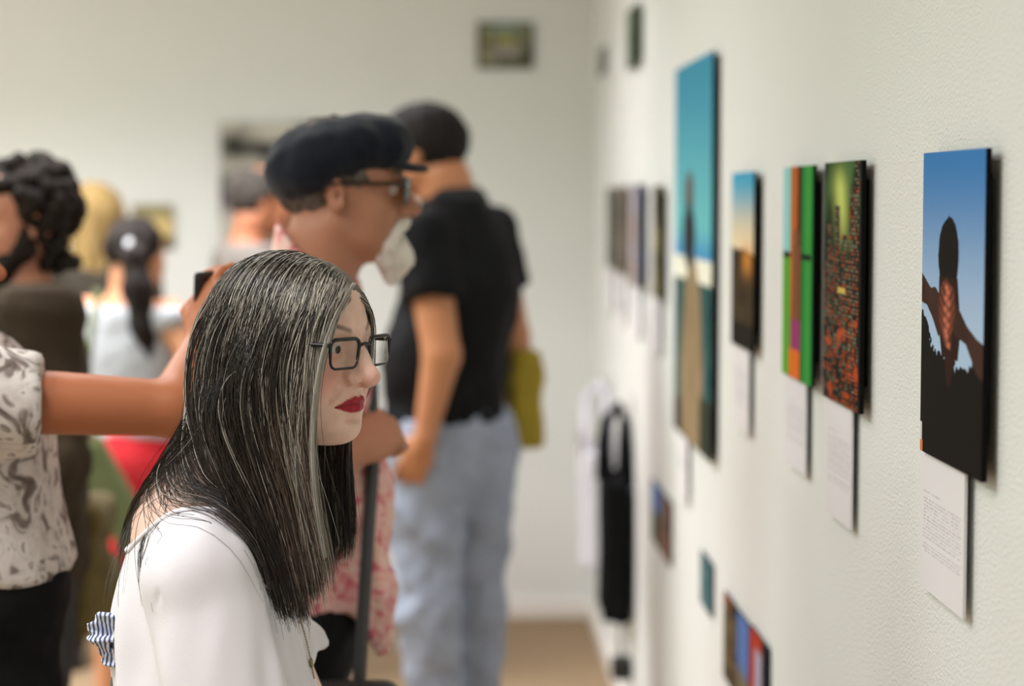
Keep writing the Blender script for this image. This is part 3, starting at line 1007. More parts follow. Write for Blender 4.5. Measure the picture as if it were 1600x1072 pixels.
def torso(f, J, inf=0.0, k=0.05):
    s = J['s']; b = J['bulk']; yaw = J['yaw']
    fr = lambda p: Fr(p, yaw)
    f.ell((0, 0, 0), (0.105 * b * s, 0.150 * s * (0.5 + 0.5 * b), 0.17 * s), k, fr(J['chest']), inf=inf)
    f.ell((0, 0, 0), (0.110 * b * s, 0.142 * b * s, 0.17 * s), k, fr(J['belly']), inf=inf)
    f.ell((0, 0, 0), (0.115 * b * s, 0.160 * b * s, 0.13 * s), k, fr(J['pelvis']), inf=inf)
    for n in 'LR':
        f.cone(J['neck1'] + (0, 0, -0.03 * s), J['sh' + n] + (0, 0, 0.005), 0.055 * s, 0.052 * s, 0.04, inf=inf)


def legs(f, J, inf=0.0, k=0.03, wide=0.0):
    s = J['s']; b = J['bulk']
    for n in 'LR':
        f.cone(J['hip' + n], J['kn' + n], 0.086 * s * b, 0.058 * s, k, inf=inf)
        f.cone(J['kn' + n], J['an' + n], 0.056 * s, 0.038 * s, k, inf=inf + wide)


def body_field(J, parts, step=0.012, fine=()):
    """an empty grid that holds the figure"""
    P = np.array([v for v in J.values() if isinstance(v, np.ndarray)])
    lo = P.min(0) - 0.16; hi = P.max(0) + 0.17
    lo[2] = -0.02
    hi[2] = max(hi[2], J['head'][2] + 0.17)
    fx = [[], [], []]
    h = J['head']
    allf = [(h - 0.13, h + 0.14, 0.006)] + list(fine)
    for a, b, st in allf:
        for i in range(3): fx[i].append((a[i], b[i], st))
    return Field(axis(lo[0], hi[0], step, fx[0]), axis(lo[1], hi[1], step, fx[1]), axis(lo[2], hi[2], step, fx[2]))


def shoes(J, parent, m, sole=None):
    for n in 'LR':
        a = J['an' + n]; t = J['to' + n]
        d = (t - a) * (1, 1, 0); d /= np.linalg.norm(d)
        yaw = math.atan2(d[1], d[0])
        F = Field(axis(-0.1, 0.24, 0.007), axis(-0.07, 0.07, 0.007), axis(-0.012, 0.16, 0.007))
        F.cone((-0.02, 0, 0.045), (0.15, 0, 0.03), 0.038, 0.030, 0.02)
        F.ell((0.13, 0, 0.025), (0.065, 0.045, 0.034), 0.03)
        F.cone((0, 0, 0.04), (0.0, 0, 0.10), 0.042, 0.044, 0.02)
        F.ell((-0.03, 0, 0.03), (0.045, 0.036, 0.035), 0.02)
        F.plane(lambda x, y, z: np.maximum(-z + 0.002, z - 0.115))
        V, Q = F.mesh()
        R = np.array(Matrix.Rotation(yaw, 3, 'Z'))
        mesh_np('shoe', V @ R.T + (a[0], a[1], 0.0), Q, m, parent)


def skin_mesh(f, J, parent, skin, m=None, lips=None, brow=None, blush=None, fr=None, it=1):
    V, Q = f.mesh()
    V = relax(V, Q, it, 0.4)
    c = np.zeros((len(V), 3)) + np.array(skin)
    if fr is not None:
        P = fr.inv(V)
        near = (np.abs(P) < 0.16).all(1)
        c[near] = face_colour(P[near], skin, lips, brow, blush)
    return mesh_np('body', V, Q, m or skin_far, parent, col=c)


def cloth(name, f, m, parent, it=1, col=None):
    V, Q = f.mesh()
    V = relax(V, Q, it, 0.5)
    return mesh_np(name, V, Q, m, parent, col=None if col is None else col(V))


def tubes(P, R, sides=3):
    """P (n, m, 3) strand points, R (n, m) radii -> verts, quads"""
    n, m, _ = P.shape
    T = np.gradient(P, axis=1)
    T /= np.maximum(np.linalg.norm(T, axis=2, keepdims=True), 1e-9)
    A = np.cross(T, np.array((0.31, 0.87, 0.37)))
    A /= np.maximum(np.linalg.norm(A, axis=2, keepdims=True), 1e-9)
    B = np.cross(T, A)
    w = np.arange(sides) * 2 * math.pi / sides
    V = P[:, :, None, :] + R[:, :, None, None] * (A[:, :, None, :] * np.cos(w)[None, None, :, None] + B[:, :, None, :] * np.sin(w)[None, None, :, None])
    I = np.arange(n * m * sides).reshape(n, m, sides)
    J = np.roll(I, -1, 2)
    F = np.stack([I[:, :-1], J[:, :-1], J[:, 1:], I[:, 1:]], -1).reshape(-1, 4)
    return V.reshape(-1, 3), F

# ================================================================== the woman in white with long greying hair
WB = np.array((-0.27, 2.56, 0.0))
woman = empty('person', WB)
tag(woman, 'woman with long greying hair, glasses and red lips in white top', 'person', 'visitors in the gallery')
J = pose(1.52, math.radians(-12), 0.155)
J.update(bulk=0.92)
for k_, v_ in dict(head=(0.0915, -0.01, 1.424), neck0=(0.062, -0.005, 1.345), neck1=(-0.022, 0.0, 1.225), chest=(-0.030, 0, 1.07), belly=(0.004, 0, 0.93), pelvis=(0.0, 0, 0.80),
                   shR=(-0.012, -0.148, 1.165), shL=(-0.005, 0.140, 1.16), elR=(0.055, -0.205, 0.92), wrR=(0.17, -0.15, 0.76),
                   elL=(0.090, 0.165, 0.93), wrL=(0.25, 0.07, 0.80)).items():
    J[k_] = np.array(v_, float)
HF = Fr(J['head'], math.radians(-33), math.radians(1.0), 0, 0.97)
h = J['head']


def woman_body():
    f = Field(axis(-0.22, 0.40, 0.008, [(h[0] - 0.11, h[0] + 0.125, 0.0019)]),
              axis(-0.30, 0.27, 0.008, [(h[1] - 0.125, h[1] + 0.10, 0.0019)]),
              axis(-0.02, 1.56, 0.010, [(1.0, 1.30, 0.006), (1.285, 1.48, 0.0019), (1.48, 1.56, 0.005)]))
    torso(f, J, 0, 0.05)
    legs(f, J)
    for n, sg in (('L', 1), ('R', -1)):
        f.cone(J['sh' + n], J['el' + n], 0.043, 0.036, 0.03)
        f.cone(J['el' + n], J['wr' + n], 0.035, 0.024, 0.01)
        f.cone(J['an' + n], J['to' + n], 0.036, 0.022, 0.02)
    hand(f, J['wrR'], (0.8, 0.45, -0.25), (0.2, -0.2, 1), 1, 0.5, 0.6, 0.9, k=0.006)
    hand(f, J['wrL'], (0.75, -0.55, -0.25), (0.2, 0.2, 1), -1, 0.5, 0.6, 0.9, k=0.006)
    f.cone(J['neck1'] + (-0.01, 0, -0.02), J['neck0'] + (-0.02, 0, 0.02), 0.060, 0.050, 0.05)
    f.cone(J['neck0'] + (0.0, 0, -0.03), J['neck0'] + (0.03, -0.01, 0.02), 0.045, 0.045, 0.03)
    head(f, HF, True, 1.06, 1.0, 0.004)
    return f


BF = woman_body()
SKIN_W = srgb(234, 196, 178)
skin_mesh(BF, J, woman, SKIN_W, skin_mat, lips=srgb(164, 24, 44), brow=srgb(112, 84, 70), blush=srgb(222, 146, 132), fr=HF, it=1)
eyes(HF, woman, look=(math.radians(-3), math.radians(5)))

# ---- white top
top_white = mat('white_jersey', (0.77, 0.74, 0.775), rough=0.8, spec=0.2, bump=0.0003, bscale=700, sheen=0.1)


def woman_top():
    f = Field(axis(-0.24, 0.30, 0.0055), axis(-0.29, 0.27, 0.0055), axis(0.72, 1.28, 0.0055))
    torso(f, J, 0.010, 0.05)
    f.cone((0.015, -0.07, 1.055), (0.03, 0.07, 1.05), 0.058, 0.058, 0.05)             # bust
    f.cone((0.010, -0.08, 0.96), (0.012, 0.09, 0.94), 0.098, 0.098, 0.06)                 # loose body
    f.cutcone(J['shR'] + (0.006, 0.008, -0.01), J['shR'] * 0.05 + J['elR'] * 0.95, 0.066, 0.072, 0.02)
    f.cutcone(J['shL'] + (0.0, -0.006, 0.0), J['shL'] * 0.30 + J['elL'] * 0.70, 0.058, 0.062, 0.03)
    w1 = wob(3, 0.11); w2 = wob(5, 0.05)

    def folds(x, y, z):
        # soft pulls that run down from shoulder and armpit
        a = np.sin((x * 0.9 + y * 1.2) * 95 + 3.0 * np.sin(z * 14) + 1.0)
        lower = sm(1.20, 0.98, z)
        return -0.0026 * a * lower - 0.0042 * w1(x * 1.2, y * 1.2, z * 0.45) * (0.35 + 0.65 * lower) - 0.0008 * w2(x, y, z * 0.5)
    f.warp(folds)
    # crease between sleeve and body
    f.chain([(-0.062, -0.185, 1.10), (-0.052, -0.205, 1.03), (-0.022, -0.215, 0.95)], [0.004, 0.012, 0.014], 0.012, mode='s')
    # sleeve seam
    f.chain([(0.045, -0.135, 1.222), (-0.02, -0.175, 1.19), (-0.05, -0.195, 1.14), (-0.06, -0.20, 1.09)], [0.0022] * 4, 0.003, mode='s')
    f.plane(lambda x, y, z: 0.76 - z)
    # wide boat neck, low at the back
    def neckcut(x, y, z):
        e = np.sqrt(((x + 0.035) / 0.125) ** 2 + (y / 0.125) ** 2) - 1
        rim = 1.222 - 0.62 * np.clip(-(x + 0.04), 0, 1) + 0.35 * np.clip(-y - 0.05, 0, 0.1) - 0.5 * np.clip(x - 0.02, 0, 1)
        return (z - rim) * 0.75
    f.plane(neckcut, 0.004)
    return f


TF = woman_top()
cloth('white_top', TF, top_white, woman)
# neckline binding: a narrow double edge that follows the opening
def neck_binding():
    pts = []
    for a in np.linspace(0, 2 * math.pi, 96, endpoint=False):
        d = np.array((math.cos(a), math.sin(a)))
        best = None
        for r in np.linspace(0.02, 0.20, 180):
            x, y = -0.03 + d[0] * r, d[1] * r
            rim = 1.222 - 0.62 * max(-(x + 0.04), 0) + 0.35 * min(max(-y - 0.05, 0), 0.1) - 0.5 * max(x - 0.02, 0)
            v, _ = TF.sample(np.array([(x, y, rim - 0.006)]))
            if v[0] < 0.0: best = (x, y, rim - 0.004)
        pts.append(best or (d[0] * 0.1, d[1] * 0.1, 1.2))
    P = np.array(pts)
    for _ in range(3): P = (np.roll(P, 1, 0) + P * 2 + np.roll(P, -1, 0)) / 4
    return P


NB = neck_binding()
MB().tube([tuple(p) for p in NB], 0.0035, 8, closed=True).build('neck_binding', top_white, bpy.data.objects[COL.objects[-1].name], True)

# ---- trousers and shoes, below the picture
def woman_trousers():
    f = Field(axis(-0.25, 0.30, 0.010), axis(-0.28, 0.28, 0.010), axis(0.02, 0.95, 0.010))
    torso(f, J, 0.006, 0.05); legs(f, J, 0.012, wide=0.01)
    f.plane(lambda x, y, z: np.maximum(z - 0.86, 0.06 - z))
    return f


cloth('trousers', woman_trousers(), mat('denim_dark', srgb(40, 46, 70), rough=0.85, noise=0.1, nscale=60), woman)
shoes(J, woman, mat('shoe_black', (0.012, 0.012, 0.012), rough=0.5))

# ---- fine chain with a ring and a small pendant, lying on the front of the top
brass = mat('antique_brass', (0.30, 0.24, 0.12), rough=0.35, metal=1.0)


def on_top(px, py):
    """the point of the top seen at a pixel, in the woman's own space"""
    d = np.array(ray(px, py)); d /= np.linalg.norm(d)
    o = np.array((0, 0, CAMZ)) - WB
    for t in np.arange(2.1, 2.9, 0.002):
        v, g = TF.sample((o + d * t)[None])
        if v[0] < 0.0015: return o + d * t + g[0] * 0.0015
    return o + d * 2.5


cp = [on_top(x, y) for x, y in zip(np.linspace(464, 489, 26) + 2.0 * np.sin(np.linspace(0, 3, 26)), np.linspace(955, 1062, 26))]
mbn = MB()
for a_, b_ in zip(cp[:-1], cp[1:]):
    mbn.tube([tuple(a_), tuple(a_ * 0.5 + b_ * 0.5), tuple(a_ * 0.15 + b_ * 0.85)], [0.0007, 0.0014, 0.0007], 6)
nk = mbn.build('necklace', brass, woman, True)
c_ = cp[3]
MB().tube([tuple(c_ + np.array((0.0045 * math.cos(a), -0.001, 0.0045 * math.sin(a)))) for a in np.linspace(0, 6.283, 16, endpoint=False)], 0.0009, 6, closed=True).build('ring', brass, nk, True)
c_ = cp[-7]
MB().tube([tuple(c_ + np.array((0.0, -0.001, z))) for z in (0.007, 0.003, -0.002, -0.006)], [0.0008, 0.0026, 0.0026, 0.0008], 8).build('pendant', brass, nk, True)

# ---- gathered blue and white striped tie at the back of the top
stripe = ramp_mat('blue_white_stripe', [(0.0, srgb(72, 84, 124)), (0.42, srgb(92, 106, 148)), (0.5, srgb(206, 210, 222)), (0.85, srgb(222, 224, 232))], tex='WAVE', scale=95, stretch=(0.6, 1.0, 0.8), dist=1.5, const=False)
f = Field(axis(-0.20, -0.06, 0.003), axis(-0.10, 0.06, 0.003), axis(0.96, 1.14, 0.003))
rt = np.random.default_rng(5)
for i in range(11):
    a_ = i / 10
    f.ell((-0.118 - 0.014 * math.sin(a_ * 3.1) + rt.normal(0, 0.003), -0.035 + rt.normal(0, 0.012), 1.100 - 0.048 * a_), (0.020, 0.018, 0.0040), 0.004, rot=(rt.normal(0, 0.5), rt.normal(0.3, 0.35), rt.normal(0, 0.5)))
f.chain([(-0.098, -0.03, 1.06), (-0.098, -0.035, 1.02), (-0.088, -0.03, 0.975)], [0.012, 0.010, 0.014], 0.01)
tie = cloth('striped_tie', f, stripe, woman, it=0)
f = Field(axis(-0.17, -0.08, 0.002), axis(-0.08, 0.0, 0.002), axis(0.98, 1.06, 0.002))
f.ell((-0.114, -0.045, 1.020), (0.011, 0.006, 0.019), 0.002)
cloth('buckle', f, mat('grey_resin', (0.16, 0.15, 0.15), rough=0.35), tie)

# ---- her eyeglasses
frame_black = mat('glossy_black_acetate', (0.004, 0.004, 0.005), rough=0.25, spec=0.4)


def lens_material(name, tint, refl):
    m = bpy.data.materials.new(name); m.use_nodes = True
    nt = m.node_tree
    for n in list(nt.nodes): nt.nodes.remove(n)
    out = nt.nodes.new('ShaderNodeOutputMaterial')
    tr = nt.nodes.new('ShaderNodeBsdfTransparent'); tr.inputs[0].default_value = (*tint, 1)
    gl = nt.nodes.new('ShaderNodeBsdfGlossy'); gl.inputs['Roughness'].default_value = 0.02
    lw = nt.nodes.new('ShaderNodeLayerWeight')
    pw = nt.nodes.new('ShaderNodeMath'); pw.operation = 'POWER'; pw.inputs[1].default_value = 3.0
    mr = nt.nodes.new('ShaderNodeMapRange'); mr.inputs[3].default_value = refl; mr.inputs[4].default_value = 0.6
    mx = nt.nodes.new('ShaderNodeMixShader')
    nt.links.new(lw.outputs['Facing'], pw.inputs[0]); nt.links.new(pw.outputs[0], mr.inputs[0])
    nt.links.new(mr.outputs[0], mx.inputs[0]); nt.links.new(tr.outputs[0], mx.inputs[1]); nt.links.new(gl.outputs[0], mx.inputs[2])
    nt.links.new(mx.outputs[0], out.inputs[0])
    return m


lens_clear = lens_material('spectacle_lens', (0.98, 0.98, 0.97), 0.04)


def rrect(w, h, r, n=7):
    pts = []
    for cx, cy, a0 in ((w / 2 - r, h / 2 - r, 0), (-w / 2 + r, h / 2 - r, 90), (-w / 2 + r, -h / 2 + r, 180), (w / 2 - r, -h / 2 + r, 270)):
        for k in range(n):
            a = math.radians(a0 + 90 * k / (n - 1))
            pts.append((cx + r * math.cos(a), cy + r * math.sin(a)))
    return pts


def spectacles(fr, parent, xg=0.1085, w=0.0505, h_=0.0350, yc=0.0362, zc=-0.0055, rad=0.0019, lens=None, frame=None, corner=0.009):
    g = empty('eyeglasses', (0, 0, 0)); g.parent = parent
    bow = lambda y: xg - 2.6 * max(abs(y) - 0.012, 0) ** 2
    mbf = MB()
    for s in (-1, 1):
        pts = []; rr = []
        for a, b in rrect(w, h_, corner):
            y = yc * s + a; tape = 1.0 - 0.06 * (b < 0)
            y = yc * s + a * tape + (0.0035 * s * (-b / h_) if (b < 0 and a * s < 0) else 0)
            pts.append(tuple(fr.w((bow(y) - 0.004 * (b / h_ < 0) * 0.3, y, zc + b))))
            rr.append((rad * (1.25 if b > 0 else 0.9)) * fr.sc)
        mbf.tube(pts, rr, 8, closed=True)
        # lens
        nr = 5
        V = []; F = []
        ring = rrect(w, h_, corner)
        m = len(ring)
        V.append(fr.w((bow(yc * s) + 0.002, yc * s, zc)))
        for q in range(1, nr + 1):
            t = q / nr
            for a, b in ring:
                y = yc * s + a * t
                V.append(fr.w((bow(y) + 0.002 * (1 - t * t), y, zc + b * t)))
        tri = np.array([(0, 1 + k, 1 + (k + 1) % m) for k in range(m)])
        qd = np.array([(1 + (q - 1) * m + k, 1 + q * m + k, 1 + q * m + (k + 1) % m, 1 + (q - 1) * m + (k + 1) % m) for q in range(1, nr) for k in range(m)])
        mesh_np('lens', np.array(V), [tri, qd], lens or lens_clear, g)
        # temple arm to the ear
        ye = (yc + w / 2) * s
        arm = [(bow(ye) + 0.001, ye, zc + 0.011), (bow(ye) - 0.006, ye + 0.004 * s, zc + 0.0115), (0.06, 0.070 * s, zc + 0.0115), (0.01, 0.0795 * s, 0.008), (-0.018, 0.083 * s, 0.004), (-0.034, 0.082 * s, -0.016)]
        arm = [tuple(fr.w(p)) for p in arm]
        MB().tube(arm, [rad * 1.5 * fr.sc] * 3 + [rad * 1.2 * fr.sc] * 3, 6).build('temple_arm', frame or frame_black, g, True)
    # bridge
    yi = yc - w / 2
    mbf.tube([tuple(fr.w((bow(y) + 0.0015 * (1 - (y / yi) ** 2), y, zc + 0.0085 + 0.0022 * (1 - (y / yi) ** 2)))) for y in np.linspace(-yi, yi, 7)], rad * 1.15 * fr.sc, 8)
    mbf.build('frame', frame or frame_black, g, True)
    return g


spectacles(HF, woman)

# ---- her hair
hair_mat = mat('greying_hair', attr=True, rough=0.36, spec=0.45)
scalp_mat = mat('hair_under_layer', srgb(112, 104, 94), rough=0.6, spec=0.2)


def hairline(P):
    """True where hair grows (head space)"""
    x, y, z = P.T
    front = np.where(x > 0.015, 0.066 - (0.090 - x) * 1.15 - np.clip(np.abs(y) - 0.02, 0, 1) * 0.15, -0.055)
    return z > front


def woman_hair(n=8600, seed=3):
    r = np.random.default_rng(seed)
    # ---- roots
    P = []
    while sum(len(p) for p in P) < n:
        d = r.normal(size=(n * 3, 3)); d /= np.linalg.norm(d, axis=1, keepdims=True)
        p = d * (0.1005, 0.0775, 0.0835) + (-0.012, 0, 0.024)
        p = p[(((p - (0.030, 0, 0.037)) / (0.0595, 0.0635, 0.0575)) ** 2).sum(1) > 0.97]
        q = d[::2] * (0.0595, 0.0635, 0.0575) + (0.030, 0, 0.037)
        q = q[(((q - (-0.012, 0, 0.024)) / (0.1005, 0.0775, 0.0835)) ** 2).sum(1) > 0.97]
        p = np.concatenate([p, q]); r.shuffle(p)
        p = p[hairline(p)]
        w = np.where(p[:, 1] < 0.006, 0.45, np.where(p[:, 1] < 0.055, 0.42, 0.22)) * (1 - 0.35 * (p[:, 0] < -0.04)) + 0.75 * sm(0.0, 0.05, p[:, 0]) * (np.abs(p[:, 1] - 0.006) < 0.04)                      # the far side is hardly seen
        P.append(p[r.random(len(p)) < w])
    R0 = np.concatenate(P)[:n]
    part = 0.026 - 0.018 * sm(0.066, 0.088, R0[:, 0]) - 0.016 * sm(0.0, -0.08, R0[:, 0])
    side = np.where(R0[:, 1] < part, -1.0, 1.0)
    c0 = np.array((-0.012, 0, 0.024)); rad = np.array((0.099, 0.076, 0.082))
    nrm = (R0 - c0) / rad ** 2; nrm /= np.linalg.norm(nrm, axis=1, keepdims=True)
    crown = sm(0.0, -0.06, R0[:, 0])
    D = np.stack([-0.36 + 0 * side, side * (1.0 - 0.55 * crown), -0.25 - 1.2 * crown + 0 * side], 1)
    D -= nrm * (D * nrm).sum(1, keepdims=True)
    D /= np.linalg.norm(D, axis=1, keepdims=True)
    D = D + nrm * 0.10
    # to body space
    P0 = HF.ws(R0); D = D @ HF.R.T
    D /= np.linalg.norm(D, axis=1, keepdims=True)
    lay = r.uniform(0, 1, n)
    # lower roots lie under the upper ones
    lift = 0.002 + 0.007 * lay * sm(-0.05, 0.08, R0[:, 2]) + 0.001 * sm(0.0, 0.1, R0[:, 2])
    # which way each strand falls
    az = R0[:, 0] + 0.35 * (R0[:, 2] - 0.03) * 0 + r.normal(0, 0.012, n)
    near = side < 0
    back = (az < -0.040) & (r.random(n) < np.where(near, 0.88, 0.7))
    u = np.clip((az + 0.060) / 0.135, 0, 1)
    # levels: z, rear edge x, front edge x of the lock in front of the near shoulder
    ZL = np.array((1.08, 1.136, 1.186, 1.244, 1.316, 1.40, 1.44, 1.47, 1.51))
    XB = np.array((0.090, 0.080, 0.060, 0.028, 0.006, -0.02, -0.03, -0.03, -0.03)); XF = np.array((0.120, 0.134, 0.152, 0.146, 0.129, 0.124, 0.128, 0.140, 0.165))
    FB = np.array((0.118, 0.112, 0.100, 0.092, 0.085, 0.08, 0.08, 0.08, 0.08)); FF = np.array((0.138, 0.145, 0.158, 0.163, 0.160, 0.160, 0.165, 0.170, 0.175))
    pts = [P0.copy()]
    p = P0.copy(); v = D.copy()
    step = 0.0085
    jit = r.normal(0, 1, (n, 3)) * 0.0007
    for i in range(64):
        g = np.array((0, 0, -1.0))
        v = v * 0.80 + g * 0.20 + jit * 2
        low = sm(1.43, 1.34, p[:, 2]); high = sm(1.53, 1.47, p[:, 2])
        tx = np.where(near, np.interp(p[:, 2], ZL, XB) * (1 - u) + np.interp(p[:, 2], ZL, XF) * u,
                      np.interp(p[:, 2], ZL, FB) * (1 - u) + np.interp(p[:, 2], ZL, FF) * u)
        pull = np.where(back, 0, (tx - p[:, 0]) * 2.6 * low)
        pull = pull + np.where(~back & (p[:, 0] > tx), (tx - p[:, 0]) * 5.0 * high, 0)
        v[:, 0] += np.clip(pull, -0.24, 0.20)
        ty = np.where(near, -0.115, 0.085)
        v[:, 1] += np.where(back, 0, np.clip((ty - p[:, 1]) * 1.2 * low, -0.12, 0.12))
        v[:, 0] += np.where(back, np.clip((-0.092 - p[:, 0]) * 1.5, -0.12, 0.12) * sm(1.345, 1.27, p[:, 2]), 0)
        v[:, 1] += np.where(back, np.clip((0.05 - p[:, 1]) * 1.6, -0.2, 0.2) * sm(1.43, 1.36, p[:, 2]), 0)
        v /= np.linalg.norm(v, axis=1, keepdims=True)
        p = p + v * step
        for it in range(2):
            # skull with its own layer height
            h_ = HF.inv(p) - c0
            rr = rad + lift[:, None]
            k0 = np.sqrt(((h_ / rr) ** 2).sum(1))
            m = (k0 < 1) & (h_[:, 0] < 0.075)
            if m.any():
                q = h_[m] / k0[m][:, None] + c0
                p[m] = HF.ws(q)
                nn = (h_[m] / rr[m] ** 2) @ HF.R.T; nn /= np.linalg.norm(nn, axis=1, keepdims=True)
                vn = (v[m] * nn).sum(1, keepdims=True)
                v[m] -= nn * np.minimum(vn, 0)
            for fld, off in ((BF, 0.004), (TF, 0.005)):
                dd, gg = fld.sample(p)
                o = off + 0.012 * lay * (fld is TF) + 0.004 * lay
                m = dd < o
                if m.any():
                    p[m] += gg[m] * (o[m] - dd[m])[:, None]
                    vn = (v[m] * gg[m]).sum(1, keepdims=True)
                    v[m] -= gg[m] * np.minimum(vn, 0)
        pts.append(p.copy())
    S = np.stack(pts, 1)                                                # n, 65, 3
    # ---- length: cut level with a soft line
    tip = np.where(back, r.normal(1.17, 0.045, n), np.where(near, 1.130 + 0.050 * sm(0.62, 1.0, u) + r.normal(0, 0.016, n) + 0.09 * r.random(n) ** 4, 1.130 + 0.05 * u + r.normal(0, 0.015, n)))
    zmin = np.minimum.accumulate(S[:, :, 2], 1)
    L = (zmin > tip[:, None]).sum(1).clip(12, 64)
    m = 27
    t = np.linspace(0, 1, m)[None] * L[:, None].astype(float)
    i0 = np.clip(t.astype(int), 0, 63); fr_ = (t - i0)[..., None]
    S = S[np.arange(n)[:, None], i0] * (1 - fr_) + S[np.arange(n)[:, None], i0 + 1] * fr_
    for _ in range(3): S[:, 1:-1] = (S[:, :-2] + 2 * S[:, 1:-1] + S[:, 2:]) / 4
    def off_skull(S):
        q = HF.inv(S.reshape(-1, 3)) - c0
        rr = rad + np.repeat(0.0030 + lift * 0.6, S.shape[1])[:, None]
        k0 = np.sqrt(((q / rr) ** 2).sum(1))
        ramp = np.tile(sm(0.0, 0.06, np.linspace(0, 1, S.shape[1])), len(S))
        mk = (k0 < 1) & (q[:, 0] < 0.075)
        q[mk] *= (1 + (1 / k0[mk] - 1) * ramp[mk])[:, None]
        return HF.ws(q + c0).reshape(S.shape)
    S = off_skull(S)
    # ---- gather into locks
    ng = 300
    gi = r.choice(n, ng, replace=False)
    key = np.stack([R0[:, 0], R0[:, 1], R0[:, 2] * 0.7, back * 0.2, side * 0.2, tip * 0.3], 1)
    near_g = np.empty(n, int)
    for a in range(0, n, 1000):
        d2 = ((key[a:a + 1000, None] - key[gi][None]) ** 2).sum(2)
        near_g[a:a + 1000] = d2.argmin(1)
    G = S[gi][near_g]
    tt = np.linspace(0, 1, m)[None, :, None]
    cl = 0.74 * sm(0.25, 1.0, tt) * (0.5 + 0.5 * r.random((n, 1, 1)))
    off = r.normal(0, 0.0035, (n, 1, 3))
    S = S + (G + off - S) * cl
    w = r.uniform(0, 6.28, (n, 1)); amp = np.abs(r.normal(0, 0.0011, (n, 1)))
    S[:, :, 0] += amp * np.sin(t * 0.22 + w) * sm(0.1, 0.5, tt[..., 0]); S[:, :, 1] += amp * np.cos(t * 0.19 + w * 1.7) * sm(0.1, 0.5, tt[..., 0])
    S = off_skull(S)
    # a few stray hairs that lift off
    stray = r.random(n) < 0.035
    S[stray] += (r.normal(0, 0.012, (stray.sum(), 1, 3)) * tt ** 1.5)
    for fld, o in ((BF, 0.0015), (TF, 0.0015)):
        q = S.reshape(-1, 3); dd, gg = fld.sample(q)
        mm = (dd < o) & (np.tile(tt[0, :, 0], n) > 0.12)
        q[mm] += gg[mm] * (o - dd[mm])[:, None]
        S = q.reshape(n, m, 3)
    rad_ = 0.00034 * (0.75 + 0.5 * r.random((n, 1))) * (1 - 0.6 * sm(0.75, 1.0, tt[..., 0]))
    # ---- colours: white roots by the parting, dark lengths
    gw = r.random(ng)[near_g]
    top = sm(0.03, 0.10, R0[:, 2]); frontal = sm(0.02, 0.075, R0[:, 0])
    pw = 0.07 + 0.30 * top + 0.55 * frontal * sm(0.05, 0.0, np.abs(R0[:, 1] - 0.006))
    pw = pw * (0.45 + 1.1 * gw)
    white = r.random(n) < pw
    dark = rgb((34, 29, 27)); brown = rgb((74, 60, 50)); grey = rgb((146, 140, 130)); pale = rgb((228, 221, 208)); tan = rgb((138, 116, 100))
    rootc = np.where(white[:, None], grey + (pale - grey) * r.random((n, 1)), dark + (brown - dark) * r.random((n, 1)) ** 2)
    fl = sm(0.48, 0.90, u) * near
    lenc = dark + (brown - dark) * (r.random((n, 1)) ** 3)
    isb = r.random(n) < 0.05 + 0.6 * fl
    lenc = np.where(isb[:, None], brown + (tan - brown) * r.random((n, 1)), lenc)
    keep = white & (r.random(n) < 0.16 + 0.4 * fl)
    lenc = np.where(keep[:, None], rootc * 0.75, lenc)
    fade = 0.22 + 0.28 * r.random((n, 1))
    k = sm(0, 1, np.clip((np.linspace(0, 1, m)[None] - fade) / 0.25, 0, 1))[..., None]
    C = rootc[:, None] * (1 - k) + lenc[:, None] * k
    kp = ~(back & near & (r.random(n) < 0.5))
    S = S[kp]; C = C[kp]; rad_ = (rad_ * np.ones((n, m)))[kp]
    # the pale front lock that falls past the rim of the glasses
    nl = 26
    gx = np.array(((0.166, -0.052, 1.496), (0.156, -0.090, 1.470), (0.146, -0.118, 1.430), (0.138, -0.129, 1.388), (0.131, -0.131, 1.320), (0.135, -0.125, 1.245), (0.146, -0.118, 1.185)))
    q = np.linspace(0, 6, m); qi = np.clip(q.astype(int), 0, 5); qf = (q - qi)[:, None]
    base = gx[qi] * (1 - qf) + gx[qi + 1] * qf + np.array((-0.010, 0, 0)) * sm(0, 2, q)[:, None]
    for _ in range(4): base[1:-1] = (base[:-2] + 2 * base[1:-1] + base[2:]) / 4
    sp = np.linspace(0.5, 1.0, m)[None, :, None]
    LS = base[None] + r.normal(0, 1, (nl, 1, 3)) * (0.0020, 0.0025, 0.002) * sp + np.sin(r.uniform(0, 6, (nl, 1, 1)) + np.linspace(0, 5, m)[None, :, None]) * 0.0012
    LR = 0.00036 * (0.7 + 0.5 * r.random((nl, 1))) * np.ones((1, m))
    LC = (grey + (pale - grey) * r.random((nl, 1)))[:, None] * np.linspace(1.05, 0.8, m)[None, :, None]
    S = np.concatenate([S, LS]); rad_ = np.concatenate([rad_, LR]); C = np.concatenate([C, LC])
    V, F = tubes(S, rad_, 3)
    return V, F, np.repeat(C.reshape(-1, 3), 3, 0)


def scalp_cap():
    f = Field(axis(h[0] - 0.15, h[0] + 0.13, 0.005), axis(h[1] - 0.13, h[1] + 0.13, 0.005), axis(h[2] - 0.10, h[2] + 0.14, 0.005))
    f.ell((-0.012, 0, 0.024), (0.1010, 0.0780, 0.0840), 0.02, HF)
    f.ell((0.028, 0, 0.038), (0.0598, 0.0638, 0.0578), 0.03, HF)

    def keep(p):
        front = np.where(p[0] > 0.015, 0.071 - (0.090 - p[0]) * 1.15 - np.clip(np.abs(p[1]) - 0.02, 0, 1) * 0.15, -0.055)
        return front - p[2]
    f.apply(keep, (-0.2, -0.2, -0.2), (0.2, 0.2, 0.2), HF, 0.004, 'i')
    return f


